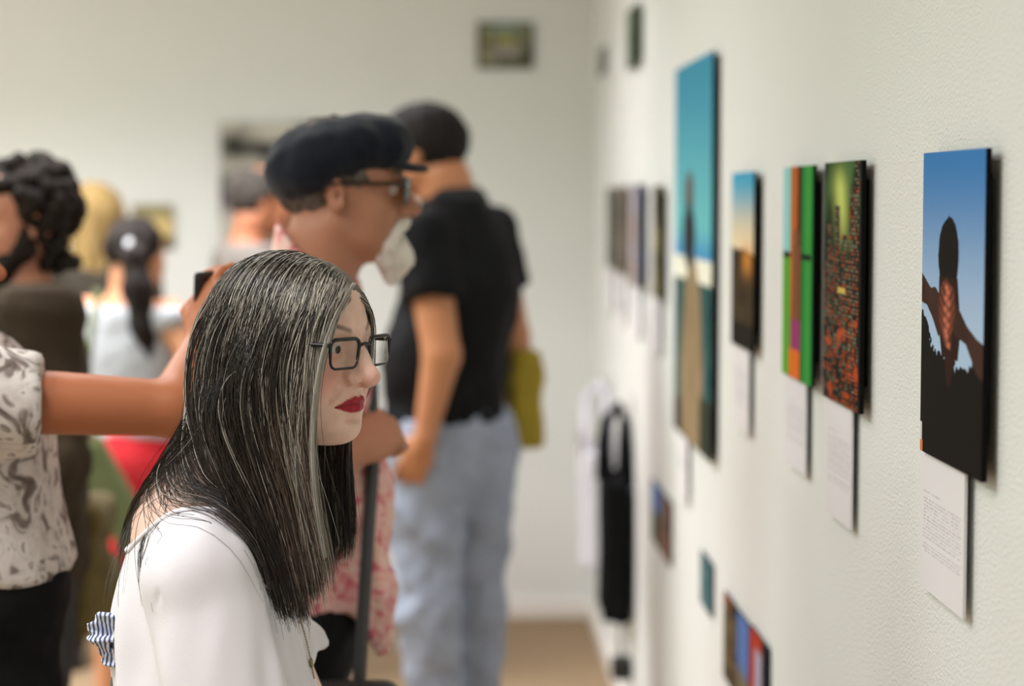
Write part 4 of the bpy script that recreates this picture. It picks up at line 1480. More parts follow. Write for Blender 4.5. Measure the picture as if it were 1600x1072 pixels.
hv, hf_, hc = woman_hair()
hair_root = cloth('hair', scalp_cap(), scalp_mat, woman)
o_ = mesh_np('hair_strands', hv, hf_, hair_mat, hair_root, col=hc)
tag(o_, kind='stuff')

# ================================================================== the other visitors, out of focus
VG = 'visitors in the gallery'


def figure(label, base, J, skin, top, bottom, shoe, hem=0.9, sleeve=0.5, loose=0.014, tname='shirt', bname='trousers', skirt=None, fold=0.003,
           hands=None, brow=None, lips=None, sleeve_r=0.014, neckline=0.0, tail=None, waist=None, seed=1, jaw=1.0, iris=(0.03, 0.02, 0.012), pants_wide=0.014, hemfn=None):
    e = empty('person', base)
    tag(e, label, 'person', VG)
    s = J['s']; b = J['bulk']
    fine = [(J['wr' + n] - 0.10, J['wr' + n] + 0.13, 0.006) for n in 'LR']
    f = body_field(J, None, 0.013, fine)
    torso(f, J); legs(f, J)
    for n, sg in (('L', 1), ('R', -1)):
        f.cone(J['sh' + n], J['el' + n], 0.047 * s * b, 0.038 * s * b, 0.03)
        f.cone(J['el' + n], J['wr' + n], 0.039 * s * b, 0.026 * s, 0.012)
        f.cone(J['an' + n], J['to' + n], 0.036, 0.022, 0.02)
        hd = (hands or {}).get(n) or dict(d=(0, 0, -1), n=(math.sin(J['yaw']) * -sg * -1, math.cos(J['yaw']) * sg, 0), c=0.35)
        fwd = np.array((math.cos(J['yaw']), math.sin(J['yaw']), 0))
        dd = np.array(hd['d'], float); nn = np.array(hd['n'], float)
        side = 1 if np.cross(nn, dd) @ fwd > 0 else -1
        hand(f, J['wr' + n], dd, nn, hd.get('s', side), hd.get('c', 0.4), 0.5, s * 0.98)
    f.cone(J['neck1'] + (0, 0, -0.02), J['neck0'], 0.062 * s * b, 0.056 * s * b, 0.04)
    fr = Fr(J['head'], J['hyaw'], J['hpitch'], 0, s if s < 1.03 else 1.03)
    f.cone(J['neck0'], fr.w((0.0, 0, -0.05)), 0.055 * s * b, 0.050 * s, 0.03)
    head(f, fr, False, 1.0, jaw)
    skin_mesh(f, J, e, skin, brow=brow, lips=lips, fr=fr)
    eyes(fr, e, iris)
    # top
    P = np.array([J[k] for k in ('shL', 'shR', 'elL', 'elR', 'wrL', 'wrR', 'chest', 'pelvis', 'neck1')])
    lo = P.min(0) - 0.25; hi = P.max(0) + 0.25
    t = Field(axis(lo[0], hi[0], 0.011), axis(lo[1], hi[1], 0.011), axis(hem - 0.12, J['neck1'][2] + 0.12, 0.011))
    torso(t, J, loose)
    if tail: tail(t)
    for n in 'LR':
        a, m, w = J['sh' + n], J['el' + n], J['wr' + n]
        r0 = 0.047 * s * b + sleeve_r
        if sleeve <= 1.0:
            t.cutcone(a, a + (m - a) * sleeve, r0 + 0.004, r0 + 0.004, 0.03)
        else:
            t.cone(a, m, r0, 0.040 * s * b + sleeve_r, 0.03)
            t.cutcone(m, m + (w - m) * (sleeve - 1), 0.040 * s * b + sleeve_r, 0.030 * s + sleeve_r, 0.015)
    t.cone(J['neck1'] + (0, 0, -0.04), J['neck1'] + (J['neck0'] - J['neck1']) * 0.30, 0.074 * s * b, 0.066 * s * b, 0.03)
    w1 = wob(seed, 0.16); w2 = wob(seed + 9, 0.07)
    t.warp(lambda x, y, z: -fold * w1(x, y, z * 0.6) - fold * 0.5 * w2(x, y, z))
    nk = J['neck1'][2] + 0.035 * s - neckline
    t.plane(lambda x, y, z: np.maximum((hemfn(x, y) if hemfn else hem) + 0.004 * w1(x * 1.3, y * 1.3, 0) - z, z - nk) + 0 * x)
    cloth(tname, t, top, e)
    # bottom
    L = np.array([J[k] for k in ('hipL', 'hipR', 'knL', 'knR', 'anL', 'anR', 'pelvis')])
    lo = L.min(0) - 0.26; hi = L.max(0) + 0.26
    q = Field(axis(lo[0], hi[0], 0.012), axis(lo[1], hi[1], 0.012), axis(0.0, J['pelvis'][2] + 0.25, 0.012))
    wz = waist or (hem + 0.05)
    if skirt:
        torso(q, J, 0.008)
        pc = J['pelvis']
        q.cone(pc + (0, 0, -0.02), pc + (0, 0, skirt - pc[2] + 0.12), 0.15 * s, 0.20 * s, 0.05)
        q.plane(lambda x, y, z: np.maximum(z - wz, skirt - z) + 0 * x)
    else:
        torso(q, J, 0.013); legs(q, J, pants_wide, wide=0.008)
        q.warp(lambda x, y, z: -fold * 1.2 * w1(x, y, z * 0.9) - fold * 0.8 * w2(x, y, z * 1.3))
        q.plane(lambda x, y, z: np.maximum(z - wz, 0.055 - z) + 0 * x)
    cloth(bname, q, bottom, e)
    shoes(J, e, shoe)
    return e, fr


def over(J, **kw):
    for k, v in kw.items():
        J[k] = np.array(v, float) if hasattr(v, '__len__') else v
    return J


def head_box(fr, step=0.006, lo=(-0.2, -0.17, -0.2), hi=(0.2, 0.17, 0.2)):
    c = fr.ws(np.array([[(lo, hi)[i][0], (lo, hi)[j][1], (lo, hi)[k][2]] for i in (0, 1) for j in (0, 1) for k in (0, 1)]))
    a, b = c.min(0), c.max(0)
    return Field(*[axis(a[i], b[i], step) for i in range(3)])


def short_hair(fr, e, m, thick=0.010, seed=3, rough=0.003, name='hair', line=0.070, low=-0.045, bald=None, scale=0.03):
    f = head_box(fr)
    f.ell((-0.014, 0, 0.026), (0.099, 0.076, 0.084), 0.02, fr, inf=thick)
    f.ell((0.026, 0, 0.042), (0.056, 0.060, 0.054), 0.02, fr, inf=thick * 0.6)
    w = wob(seed, scale, 12)
    f.warp(lambda x, y, z: rough * w(x, y, z))

    def keep(p):
        front = np.where(p[0] > 0.022, line - (0.09 - p[0]) * 0.9, np.where(p[0] > -0.020, -0.004, low))
        return front - p[2]
    f.apply(keep, (-0.3, -0.3, -0.3), (0.3, 0.3, 0.3), fr, 0.012, 'i')
    if bald: f.ell(bald[0], bald[1], 0.01, fr, 's')
    return cloth(name, f, m, e)


def hair_tone(name, a, b, scale=90, stretch=(1, 1, 0.3), rough=0.8):
    return ramp_mat(name, [(0.3, srgb(*a)), (0.7, srgb(*b))], scale=scale, rough=rough, stretch=stretch, bump=0.003)


black_shoe = MATS['shoe_black']
white_shoe = mat('shoe_canvas', (0.6, 0.58, 0.55), rough=0.7)
black_cloth = mat('black_cotton', (0.007, 0.007, 0.008), rough=0.85, spec=0.15, noise=0.2, nscale=40)
TAN = srgb(178, 124, 98)

# ------------------------------------------------------------------ man in the navy cap
J = pose(1.73, 0.0, 0.18); J['bulk'] = 1.05
over(J, head=(0.098, 0, 1.612), neck0=(0.075, 0, 1.53), neck1=(0.045, 0, 1.435), chest=(0.02, 0, 1.27), belly=(0.045, 0, 1.09), pelvis=(0.01, 0, 0.92),
     shL=(0.0, 0.18, 1.375), shR=(0.0, -0.18, 1.375), elR=(-0.01, -0.245, 1.115), wrR=(0.115, -0.150, 1.195), elL=(-0.03, 0.24, 1.12), wrL=(0.0, 0.22, 0.88))
floral = ramp_mat('pink_floral_cotton', [(0.0, srgb(120, 64, 88)), (0.36, srgb(206, 98, 112)), (0.46, srgb(226, 168, 164)), (0.56, srgb(232, 204, 190)), (0.66, srgb(214, 120, 124)), (0.74, srgb(206, 172, 96)), (0.82, srgb(230, 200, 196))], scale=26, detail=3, dist=1.2)


def cap_tail(t):
    # the open shirt front hangs down in a point on the near side
    t.chain([(0.12, -0.10, 1.10), (0.15, -0.115, 0.98), (0.165, -0.11, 0.88)], [0.045, 0.035, 0.018], 0.03)


capman, CF = figure('man in a navy cap with white goatee and pink floral shirt', (-0.26, 3.48, 0), J, TAN, floral, black_cloth, black_shoe, hem=0.845, sleeve=0.75,
                    loose=0.02, hands=dict(R=dict(d=(0.75, 0.35, 0.45), n=(-0.2, -0.9, 0.4), c=1.25, s=1)), brow=srgb(120, 110, 100), lips=srgb(150, 86, 74), tail=cap_tail, seed=4, waist=0.99, hemfn=lambda x, y: 0.935 - 0.085 * sm(0.11, 0.17, x), bname='trousers')
# collar points standing at the neck
f = Field(axis(-0.20, 0.12, 0.006), axis(-0.16, 0.16, 0.006), axis(1.34, 1.62, 0.006))
n0 = J['neck1']
f.cone(n0 + (0.0, 0, -0.04), J['neck0'] + (-0.01, 0, 0.02), 0.080, 0.074, 0.01)
f.plane(lambda x, y, z: np.maximum(z - (1.563 - 1.2 * np.clip(x + 0.011, 0, 1) - 2.0 * np.clip(-(x + 0.011), 0, 1)), 1.38 - z) + 0 * y)
cloth('collar', f, floral, capman)
# cap
navy = mat('navy_felt', srgb(22, 27, 38), rough=0.9, spec=0.15, noise=0.25, nscale=50, bump=0.001, bscale=300, sheen=0.15)
f = head_box(CF, 0.005)
tl = math.radians(-17)
f.ell((-0.004, 0, 0.054), (0.121, 0.104, 0.060), 0.02, CF, rot=(0, tl, 0))
f.ell((-0.050, 0, 0.030), (0.068, 0.094, 0.064), 0.03, CF, rot=(0, tl, 0))
f.ell((0.072, 0, 0.062), (0.038, 0.078, 0.030), 0.03, CF)


def panels(x, y, z):
    P = CF.inv(np.stack(np.broadcast_arrays(x, y, z), -1).reshape(-1, 3)).reshape(np.broadcast(x, y, z).shape + (3,))
    a = np.arctan2(P[..., 1], P[..., 0] + 0.004)
    return 0.0022 * np.abs(np.cos(a * 4)) ** 8
f.warp(panels)
w_ = wob(12, 0.07)
f.warp(lambda x, y, z: -0.0025 * w_(x, y, z))
f.apply(lambda p: (-0.004 + (p[0] + 0.0) * 0.29) - p[2], (-0.3, -0.3, -0.3), (0.3, 0.3, 0.3), CF, 0.012, 'i')
cap = cloth('cap', f, navy, capman, it=2)
f = head_box(CF, 0.004, (-0.02, -0.12, -0.05), (0.2, 0.12, 0.1))
f.ell((0.092, 0, 0.036), (0.052, 0.070, 0.0085), 0.01, CF, rot=(0, 0.16, 0))
cloth('brim', f, navy, cap)
f = head_box(CF, 0.004, (-0.05, -0.05, 0.05), (0.05, 0.05, 0.16))
f.ell((-0.012, 0, 0.1125), (0.010, 0.010, 0.006), 0.004, CF)
cloth('button', f, navy, cap)
short_hair(CF, capman, hair_tone('hair_salt_pepper', (52, 46, 42), (112, 104, 96)), 0.006, 5, 0.002, line=0.02, low=-0.05)
# white moustache and goatee
f = head_box(CF, 0.004, (0.0, -0.09, -0.19), (0.16, 0.09, -0.02))
f.chain([(0.100, 0, -0.055), (0.092, -0.022, -0.064), (0.075, -0.034, -0.088), (0.066, -0.026, -0.112)], [0.008, 0.010, 0.011, 0.014], 0.012, CF)
f.chain([(0.100, 0, -0.055), (0.092, 0.022, -0.064), (0.075, 0.034, -0.088), (0.066, 0.026, -0.112)], [0.008, 0.010, 0.011, 0.014], 0.012, CF)
f.chain([(0.088, 0, -0.090), (0.086, 0, -0.112), (0.080, 0, -0.140)], [0.016, 0.028, 0.018], 0.015, CF)
w_ = wob(31, 0.016, 14)
f.warp(lambda x, y, z: 0.0018 * w_(x, y, z * 0.5))
cloth('goatee', f, hair_tone('white_whiskers', (214, 206, 196), (240, 234, 226)), capman)
brown_frame = mat('brown_tortoise', srgb(52, 34, 24), rough=0.3)
spectacles(CF, capman, lens=lens_material('brown_lens', (0.45, 0.32, 0.22), 0.05), frame=brown_frame, rad=0.0024, h_=0.040)

# his black shoulder bag
sb = empty('shoulder_bag', (-0.26, 3.48, 0.0)); tag(sb, 'black shoulder bag with a long strap over the pink floral shirt', 'bag', 'bags the visitors carry')
f = Field(axis(-0.05, 0.25, 0.008), axis(-0.37, -0.17, 0.008), axis(0.56, 0.94, 0.008))
f.box((0.0, -0.315, 0.60), (0.20, -0.225, 0.86), 0.03)
cloth('bag_body', f, mat('black_leather', (0.010, 0.010, 0.011), rough=0.55, bump=0.001, bscale=150), sb)
st = [(0.03, 0.13, 1.470), (0.100, 0.07, 1.40), (0.145, -0.03, 1.29), (0.150, -0.10, 1.18), (0.143, -0.150, 1.08), (0.137, -0.20, 0.97), (0.13, -0.25, 0.84)]
sv = []; sfc = []
for i, p in enumerate(st):
    p = np.array(p); d = np.array((0.5, 0.85, 0.1)) * 0.017
    nrm_ = np.array((0.003, -0.002, 0))
    for q in (p - d, p + d, p + d + nrm_, p - d + nrm_): sv.append(q)
for i in range(len(st) - 1):
    for k in range(4):
        sfc.append((i * 4 + k, i * 4 + (k + 1) % 4, i * 4 + 4 + (k + 1) % 4, i * 4 + 4 + k))
mesh_np('strap', np.array(sv), np.array(sfc), MATS['black_leather'], sb)

# ------------------------------------------------------------------ tall man in black polo shirt and jeans
J = pose(1.84, math.radians(150), 0.19); J['bulk'] = 1.17
over(J, head=(-0.108, 0.02, 1.716), hyaw=math.radians(166), neck0=(-0.055, 0.01, 1.64), neck1=(-0.015, 0.0, 1.56),
     shL=(-0.10, -0.155, 1.49), elL=(-0.055, -0.215, 1.20), wrL=(-0.10, -0.215, 0.985), shR=(0.075, 0.15, 1.49), elR=(0.135, 0.18, 1.22), wrR=(0.125, 0.17, 1.0),
     chest=(-0.005, 0, 1.36), belly=(-0.045, 0.0, 1.17), pelvis=(-0.045, 0.02, 0.97),
     hipL=(-0.10, -0.05, 0.93), knL=(-0.095, -0.07, 0.52), anL=(-0.055, -0.04, 0.085), toL=(-0.20, 0.03, 0.03),
     hipR=(0.03, 0.08, 0.93), knR=(0.035, 0.10, 0.52), anR=(0.025, 0.11, 0.085), toR=(-0.12, 0.19, 0.03))
jeans = mat('light_denim', srgb(152, 161, 180), rough=0.85, noise=0.14, nscale=14, bump=0.0008, bscale=300, spec=0.2)
polo, GF = figure('tall man in black polo shirt and light blue jeans, hand in pocket', (0.055, 5.55, 0), J, srgb(186, 126, 88), black_cloth, jeans, black_shoe, hem=1.015, sleeve=0.52,
                  loose=0.016, tname='polo_shirt', bname='jeans', hands=dict(L=dict(d=(-0.35, 0.35, -0.85), n=(-0.3, -0.9, -0.2), c=0.25), R=dict(d=(0, 0, -1), n=(0.8, 0.5, 0), c=1.3)), seed=14, fold=0.005, brow=srgb(40, 30, 26), waist=1.06)
short_hair(GF, polo, hair_tone('hair_black', (14, 12, 11), (34, 28, 26)), 0.013, 8, 0.002, line=0.074, low=-0.075)
f = Field(axis(-0.2, 0.2, 0.008), axis(-0.2, 0.2, 0.008), axis(1.45, 1.68, 0.008))
n0 = J['neck1']; up_ = J['neck0'] - n0
f.cone(n0 + up_ * 0.0, n0 + up_ * 0.42, 0.088, 0.080, 0.01)
f.plane(lambda x, y, z: np.maximum(z - 1.622 + 0.0 * x, 1.50 - z) + 0 * y)
cloth('collar', f, mat('black_rib', (0.014, 0.014, 0.016), rough=0.9), polo)
yb = empty('tote_bag', (0.170, 5.80, 0.92)); tag(yb, 'mustard yellow tote bag hanging beside the man in jeans', 'bag', 'bags the visitors carry')
mustard = mat('mustard_canvas', srgb(158, 138, 36), rough=0.85, noise=0.15, nscale=25, bump=0.001)
f = Field(axis(-0.13, 0.13, 0.008), axis(-0.19, 0.19, 0.008), axis(-0.02, 0.34, 0.008))
f.box((-0.055, -0.14, 0.0), (0.045, 0.14, 0.27), 0.02, 0.004, Fr((0, 0, 0), math.radians(30)))
w_ = wob(77, 0.12); f.warp(lambda x, y, z: 0.005 * w_(x, y, z))
cloth('bag_body', f, mustard, yb)
for k in (-0.04, 0.03):
    c, s_ = math.cos(math.radians(30)), math.sin(math.radians(30))
    MB().tube([(c * k - s_ * a, s_ * k + c * a, z) for a, z in ((-0.08, 0.24), (-0.075, 0.31), (-0.03, 0.36), (0.03, 0.36), (0.075, 0.31), (0.08, 0.24))], 0.007, 6).build('handle', mustard, yb, True)

# ------------------------------------------------------------------ woman with the phone, in a patterned blouse
J = pose(1.62, math.radians(0), 0.155); J['bulk'] = 1.06
over(J, head=(-0.066, 0, 1.522), neck0=(-0.085, 0, 1.445), neck1=(-0.075, 0, 1.368), chest=(-0.005, 0, 1.225), belly=(0.015, 0, 1.06),
     shR=(0.050, -0.150, 1.325), elR=(0.300, -0.10, 1.308), wrR=(0.325, 0.015, 1.39), shL=(-0.02, 0.155, 1.32), elL=(-0.03, 0.215, 1.06), wrL=(0.06, 0.20, 0.84))
blouse = ramp_mat('grey_print_blouse', [(0.30, srgb(104, 92, 86)), (0.40, srgb(138, 126, 120)), (0.46, srgb(206, 198, 192)), (0.60, srgb(224, 216, 210)), (0.66, srgb(140, 128, 122)), (0.72, srgb(214, 206, 200))], scale=21, detail=2.5, dist=1.5)
phonew, PF = figure('woman in a white and grey patterned blouse holding up a phone', (-0.668, 3.03, 0), J, srgb(180, 110, 74), blouse, black_cloth, black_shoe, hem=1.065, sleeve=0.30, loose=0.020, sleeve_r=0.022,
                    tname='blouse', hands=dict(R=dict(d=(0.25, 0.15, 0.95), n=(-0.55, -0.8, 0.1), c=0.5, s=1)), brow=srgb(60, 44, 36), lips=srgb(150, 70, 66), seed=24, fold=0.003)
f = head_box(PF, 0.007, (-0.22, -0.17, -0.32), (0.15, 0.17, 0.2))
f.ell((-0.014, 0, 0.026), (0.112, 0.092, 0.098), 0.02, PF)
f.cone((-0.06, 0, 0.0), (-0.075, 0, -0.17), 0.085, 0.06, 0.04, PF)
f.apply(lambda p: np.where(p[0] > 0.02, 0.06 - (0.09 - p[0]) * 1.0, -1.0) - p[2], (-0.3, -0.3, -0.4), (0.3, 0.3, 0.3), PF, 0.012, 'i')
cloth('hair', f, hair_tone('hair_dark_brown', (32, 24, 20), (60, 44, 36)), phonew)

ph = empty('smartphone', (-0.668 + 0.333, 3.095, 1.338)); ph.rotation_euler = (0.05, 0.1, math.radians(-38)); tag(ph, 'black phone held upright behind the head of the woman in white', 'phone')
f = Field(axis(-0.02, 0.02, 0.002), axis(-0.05, 0.05, 0.003), axis(-0.005, 0.165, 0.003))
f.box((-0.005, -0.037, 0.0), (0.005, 0.037, 0.155), 0.004)
cloth('phone_body', f, mat('phone_black', (0.010, 0.010, 0.012), rough=0.3), ph)
scr = mat('phone_screen', srgb(70, 70, 110), rough=0.15)
MB().box((-0.0056, -0.034, 0.006), (-0.0050, 0.034, 0.149)).build('screen', scr, ph)
MB().box((0.005, 0.006, 0.118), (0.0066, 0.030, 0.146)).build('camera_bump', MATS['phone_black'], ph, bevel=0.0005)

# ------------------------------------------------------------------ curly-haired man in a brown jacket
J = pose(1.67, math.radians(203), 0.18); J['bulk'] = 1.08
over(J, head=(0.012, 0.0, 1.552), hyaw=math.radians(207))
jacket = mat('brown_jacket', srgb(58, 48, 36), rough=0.85, noise=0.15, nscale=10, spec=0.2)
curly, BFm = figure('bearded man with dark curly hair in a brown jacket, facing left', (-0.870, 4.40, 0), J, srgb(198, 138, 112), jacket, mat('dark_trousers', srgb(38, 36, 36), rough=0.85), black_shoe, hem=0.80, sleeve=1.92,
                    loose=0.028, sleeve_r=0.022, tname='jacket', brow=srgb(30, 24, 20), lips=srgb(170, 100, 92), seed=41, fold=0.006)
f = head_box(BFm, 0.006, (-0.22, -0.2, -0.2), (0.22, 0.2, 0.25))
f.ell((-0.016, 0, 0.034), (0.100, 0.084, 0.086), 0.02, BFm)
rr = np.random.default_rng(6)
for i in range(190):
    d = rr.normal(size=3); d /= np.linalg.norm(d)
    p = np.array((-0.018, 0, 0.034)) + d * (0.106, 0.092, 0.094)
    if p[0] > 0.03 and p[2] < 0.045: continue
    if p[2] < -0.055 and p[0] > -0.02: continue
    r_ = rr.uniform(0.011, 0.019)
    f.ell(p, (r_, r_, r_), 0.006, BFm)
for i in range(40):
    p = np.array((rr.uniform(-0.10, -0.03), rr.uniform(-0.07, 0.07), rr.uniform(-0.11, -0.03)))
    r_ = rr.uniform(0.012, 0.018); f.ell(p, (r_, r_, r_), 0.006, BFm)
f.apply(lambda p: np.where(p[0] > 0.035, 0.045 - (0.09 - p[0]) * 0.35, np.where(p[0] > 0.01, -0.01, -0.5)) - p[2], (-0.3, -0.3, -0.3), (0.3, 0.3, 0.3), BFm, 0.008, 'i')
dark_curl = hair_tone('hair_curly_black', (18, 14, 12), (44, 36, 30), stretch=(1, 1, 1), scale=60, rough=0.85)
cloth('hair', f, dark_curl, curly)
f = head_box(BFm, 0.005, (-0.06, -0.12, -0.2), (0.16, 0.12, 0.02))
for sg in (-1, 1):
    f.chain([(0.008, 0.068 * sg, -0.02), (0.012, 0.062 * sg, -0.062), (0.055, 0.038 * sg, -0.102), (0.085, 0.0, -0.112)], [0.012, 0.022, 0.028, 0.030], 0.02, BFm)
    f.chain([(0.102, 0.0, -0.056), (0.090, 0.024 * sg, -0.064), (0.078, 0.034 * sg, -0.090)], [0.008, 0.012, 0.018], 0.012, BFm)
w_ = wob(61, 0.02, 12); f.warp(lambda x, y, z: 0.004 * w_(x, y, z))
cloth('beard', f, dark_curl, curly)
ob = empty('backpack', (-0.790, 4.46, 0.68)); tag(ob, 'olive drab bag with a strap hanging behind the brown jacket', 'bag', 'bags the visitors carry')
olive = mat('olive_canvas', srgb(98, 86, 46), rough=0.9, noise=0.2, nscale=18, bump=0.001)
f = Field(axis(-0.16, 0.18, 0.009), axis(-0.16, 0.16, 0.009), axis(-0.04, 0.34, 0.009))
f.box((-0.055, -0.11, 0.0), (0.085, 0.11, 0.28), 0.045)
f.ell((0.085, 0, 0.10), (0.035, 0.08, 0.075), 0.02)
w_ = wob(78, 0.12); f.warp(lambda x, y, z: 0.006 * w_(x, y, z))
bb = cloth('bag_body', f, olive, ob)
f = Field(axis(-0.1, 0.16, 0.008), axis(-0.14, 0.14, 0.008), axis(0.18, 0.34, 0.008))
f.box((-0.06, -0.115, 0.215), (0.098, 0.115, 0.29), 0.03)
cloth('flap', f, olive, ob)
MB().tube([(-0.02, -0.07, 0.26), (-0.03, -0.05, 0.40), (-0.05, -0.02, 0.54)], 0.012, 6).build('strap', olive, ob, True)

# ------------------------------------------------------------------ blonde person behind him
J = pose(1.635, math.radians(95), 0.165)
bl, CFm = figure('person with long blonde hair mostly hidden behind the curly-haired man', (-1.165, 7.20, 0), J, srgb(214, 164, 134), mat('dark_olive_top', srgb(52, 46, 36), rough=0.9), mat('dark_skirt_cloth', srgb(48, 40, 40), rough=0.9), black_shoe, hem=0.85, sleeve=1.9, seed=52, tname='sweater')
f = head_box(CFm, 0.007, (-0.24, -0.17, -0.42), (0.15, 0.17, 0.2))
f.ell((-0.014, 0, 0.026), (0.113, 0.094, 0.098), 0.02, CFm)
f.cone((-0.055, 0, 0.0), (-0.085, 0, -0.26), 0.095, 0.065, 0.05, CFm)
w_ = wob(91, 0.05); f.warp(lambda x, y, z: 0.005 * w_(x, y, z * 0.25))
f.apply(lambda p: np.where(p[0] > 0.02, 0.055 - (0.09 - p[0]) * 1.0, -1.0) - p[2], (-0.3, -0.3, -0.5), (0.3, 0.3, 0.3), CFm, 0.012, 'i')
cloth('hair', f, hair_tone('hair_blonde', (118, 96, 56), (168, 142, 92), scale=70, stretch=(1, 1, 0.1)), bl)

# ------------------------------------------------------------------ woman with the dark ponytail
J = pose(1.535, math.radians(62), 0.165)
over(J, elR=(0.24, -0.15, 1.05), wrR=(0.20, 0.0, 0.90))
red_dot = ramp_mat('red_dotted_cotton', [(0.0, srgb(226, 160, 156)), (0.16, srgb(206, 66, 70)), (0.22, srgb(190, 34, 44))], tex='VORONOI', scale=38)
pony, DF = figure('woman with a dark ponytail in a pale top and red dotted skirt', (-0.905, 6.20, 0), J, srgb(196, 138, 102), mat('pale_grey_top', srgb(168, 172, 178), rough=0.85), red_dot, white_shoe,
                  hem=0.90, sleeve=0.12, sleeve_r=0.008, tname='sleeveless_top', bname='skirt', skirt=0.45, seed=63, fold=0.004, neckline=0.025)
hb = hair_tone('hair_ponytail', (16, 13, 12), (40, 32, 28))
f = head_box(DF, 0.007, (-0.32, -0.26, -0.42), (0.15, 0.2, 0.2))
f.ell((-0.014, 0, 0.026), (0.108, 0.088, 0.093), 0.02, DF)
f.apply(lambda p: np.where(p[0] > 0.02, 0.060 - (0.09 - p[0]) * 1.0, -0.07) - p[2], (-0.4, -0.4, -0.5), (0.3, 0.3, 0.3), DF, 0.012, 'i')
f.chain([(-0.085, -0.055, 0.01), (-0.125, -0.080, -0.01), (-0.13, -0.095, -0.10), (-0.115, -0.105, -0.22), (-0.10, -0.12, -0.34)], [0.030, 0.036, 0.046, 0.046, 0.016], 0.02, DF)
w_ = wob(95, 0.04); f.warp(lambda x, y, z: 0.005 * w_(x, y, z * 0.3))
ho = cloth('hair', f, hb, pony)
MB().tube([tuple(DF.w((-0.104 + 0.018 * math.cos(a), -0.070 + 0.030 * math.sin(a) * 0.7, 0.006 + 0.034 * math.sin(a)))) for a in np.linspace(0, 6.283, 20, endpoint=False)], 0.010, 8, closed=True).build('hair_tie', mat('silver_scrunchie', (0.55, 0.56, 0.58), rough=0.5), ho, True)
gb = empty('sling_bag', (-0.905 + 0.02, 5.99, 0.62)); tag(gb, 'green sling bag hanging in front of the red dotted skirt', 'bag', 'bags the visitors carry')
green_c = mat('green_canvas', srgb(84, 92, 56), rough=0.9, noise=0.1, nscale=20)
f = Field(axis(-0.16, 0.16, 0.008), axis(-0.10, 0.06, 0.008), axis(-0.14, 0.36, 0.008))
f.box((-0.055, -0.035, -0.10), (0.055, 0.02, 0.26), 0.02, 0.004, Fr((0.0, 0, 0.06), R=np.array(Matrix.Rotation(math.radians(28), 3, 'Y') @ Matrix.Identity(3)).T))
cloth('bag_body', f, green_c, gb)
MB().tube([(-0.09, -0.02, 0.30), (-0.10, -0.05, 0.50), (-0.07, -0.03, 0.72)], 0.010, 6).build('strap', green_c, gb, True)

# ------------------------------------------------------------------ balding man behind the cap
J = pose(1.70, math.radians(20), 0.18)
over(J, hyaw=math.radians(10))
bald, EF = figure('balding man with grey hair mostly hidden behind the navy cap', (-0.615, 6.90, 0), J, srgb(180, 116, 84), mat('light_grey_shirt', srgb(120, 114, 108), rough=0.85), mat('dark_trousers_b', srgb(48, 46, 46), rough=0.85), black_shoe, hem=0.86, sleeve=0.6, seed=72)
short_hair(EF, bald, hair_tone('hair_grey_dark', (40, 36, 34), (92, 86, 80)), 0.012, 9, 0.003, line=0.09, low=-0.06, bald=((0.03, 0, 0.12), (0.10, 0.06, 0.07)))

# ================================================================== hanging on the right wall, towards the corner
hook_m = mat('hook_metal', (0.45, 0.45, 0.44), rough=0.35, metal=1.0)


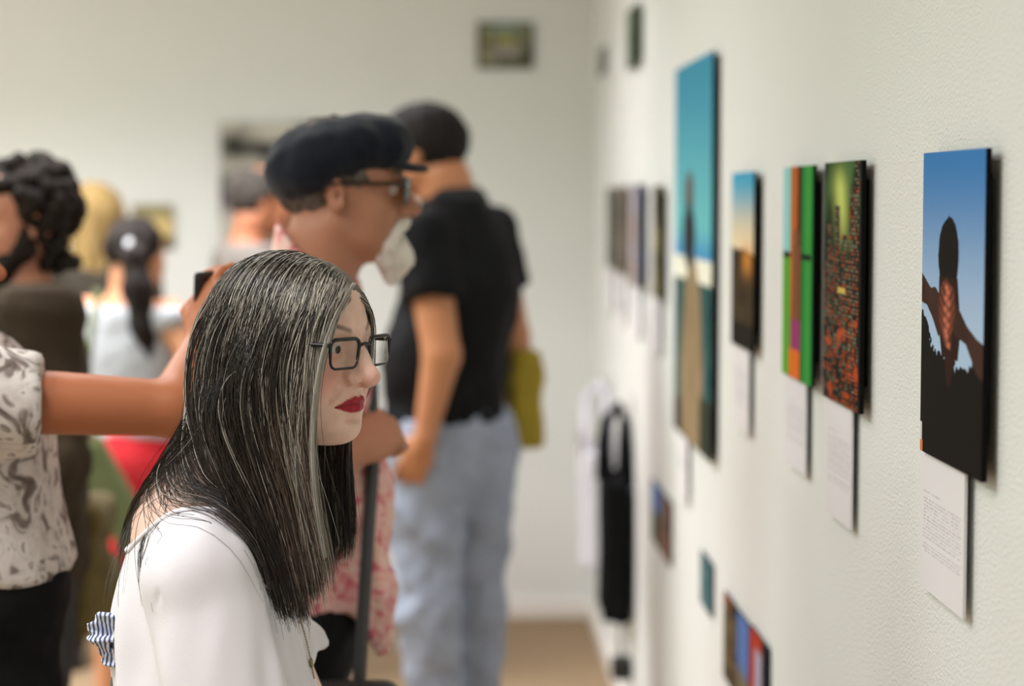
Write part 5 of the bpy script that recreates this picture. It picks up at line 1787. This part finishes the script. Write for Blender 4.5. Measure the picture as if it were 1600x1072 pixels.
def wall_tote(label, Y, ztop, m, w=0.30, hgt=0.42, th=0.075, drop=0.22, seed=1):
    e = empty('tote_bag', (WX, Y, ztop)); tag(e, label, 'bag', 'bags hung on the wall')
    f = Field(axis(-0.16, 0.02, 0.006), axis(-w / 2 - 0.05, w / 2 + 0.05, 0.008), axis(-drop - hgt - 0.03, -drop + 0.05, 0.008))
    f.box((-th - 0.02, -w / 2, -drop - hgt), (-0.012, w / 2, -drop), 0.018)
    wv = wob(seed, 0.14); f.warp(lambda x, y, z: 0.004 * wv(x * 2, y, z * 0.4))
    f.plane(lambda x, y, z: x + 0.004 + 0 * y + 0 * z)
    cloth('bag_body', f, m, e)
    for xo in (-th - 0.008, -0.020):
        MB().tube([(xo, -0.10, -drop - 0.02), (xo, -0.085, -drop + 0.09), (xo * 0.9 - 0.003, -0.05, -0.06), (-0.040, 0, -0.005), (xo * 0.9 - 0.003, 0.05, -0.06), (xo, 0.085, -drop + 0.09), (xo, 0.10, -drop - 0.02)], [0.020, 0.017, 0.013, 0.010, 0.013, 0.017, 0.020], 8).build('handle', m, e, True)
    h_ = empty('wall_hook', (WX, Y, ztop - 0.015)); tag(h_, 'small metal wall hook holding ' + ('the black tote bag' if label.startswith('black') else 'the white tote bag'), 'hook', 'wall hooks')
    MB().box((-0.004, -0.012, -0.03), (0.0, 0.012, 0.03)).build('back_plate', hook_m, h_, bevel=0.001)
    MB().tube([(-0.002, 0, -0.01), (-0.03, 0, -0.014), (-0.05, 0, -0.005), (-0.055, 0, 0.018)], 0.004, 8).build('prong', hook_m, h_, True)


wall_tote('black tote bag hanging by its handles on the right wall', 6.30, 0.985, mat('black_canvas', (0.006, 0.006, 0.007), rough=0.9, spec=0.1), seed=3)
wall_tote('white tote bag hanging behind the black one near the corner', 7.05, 0.985, mat('white_canvas', (0.62, 0.61, 0.66), rough=0.9, noise=0.05, nscale=12), hgt=0.40, th=0.085, seed=8)
pc = empty('power_adapter', (WX, 6.28, 0.19)); tag(pc, 'black power adapter with a grey cord on the wall below the black bag', 'power adapter')
MB().box((-0.06, -0.045, -0.03), (0.0, 0.045, 0.03)).build('adapter_body', mat('adapter_black', (0.012, 0.012, 0.013), rough=0.5), pc, bevel=0.006)
MB().tube([(-0.03, 0.0, 0.02), (-0.034, 0.01, 0.08), (-0.03, -0.005, 0.14), (-0.02, 0.0, 0.145)], 0.007, 8).build('cord', mat('cord_grey', (0.32, 0.31, 0.31), rough=0.6), pc, True)
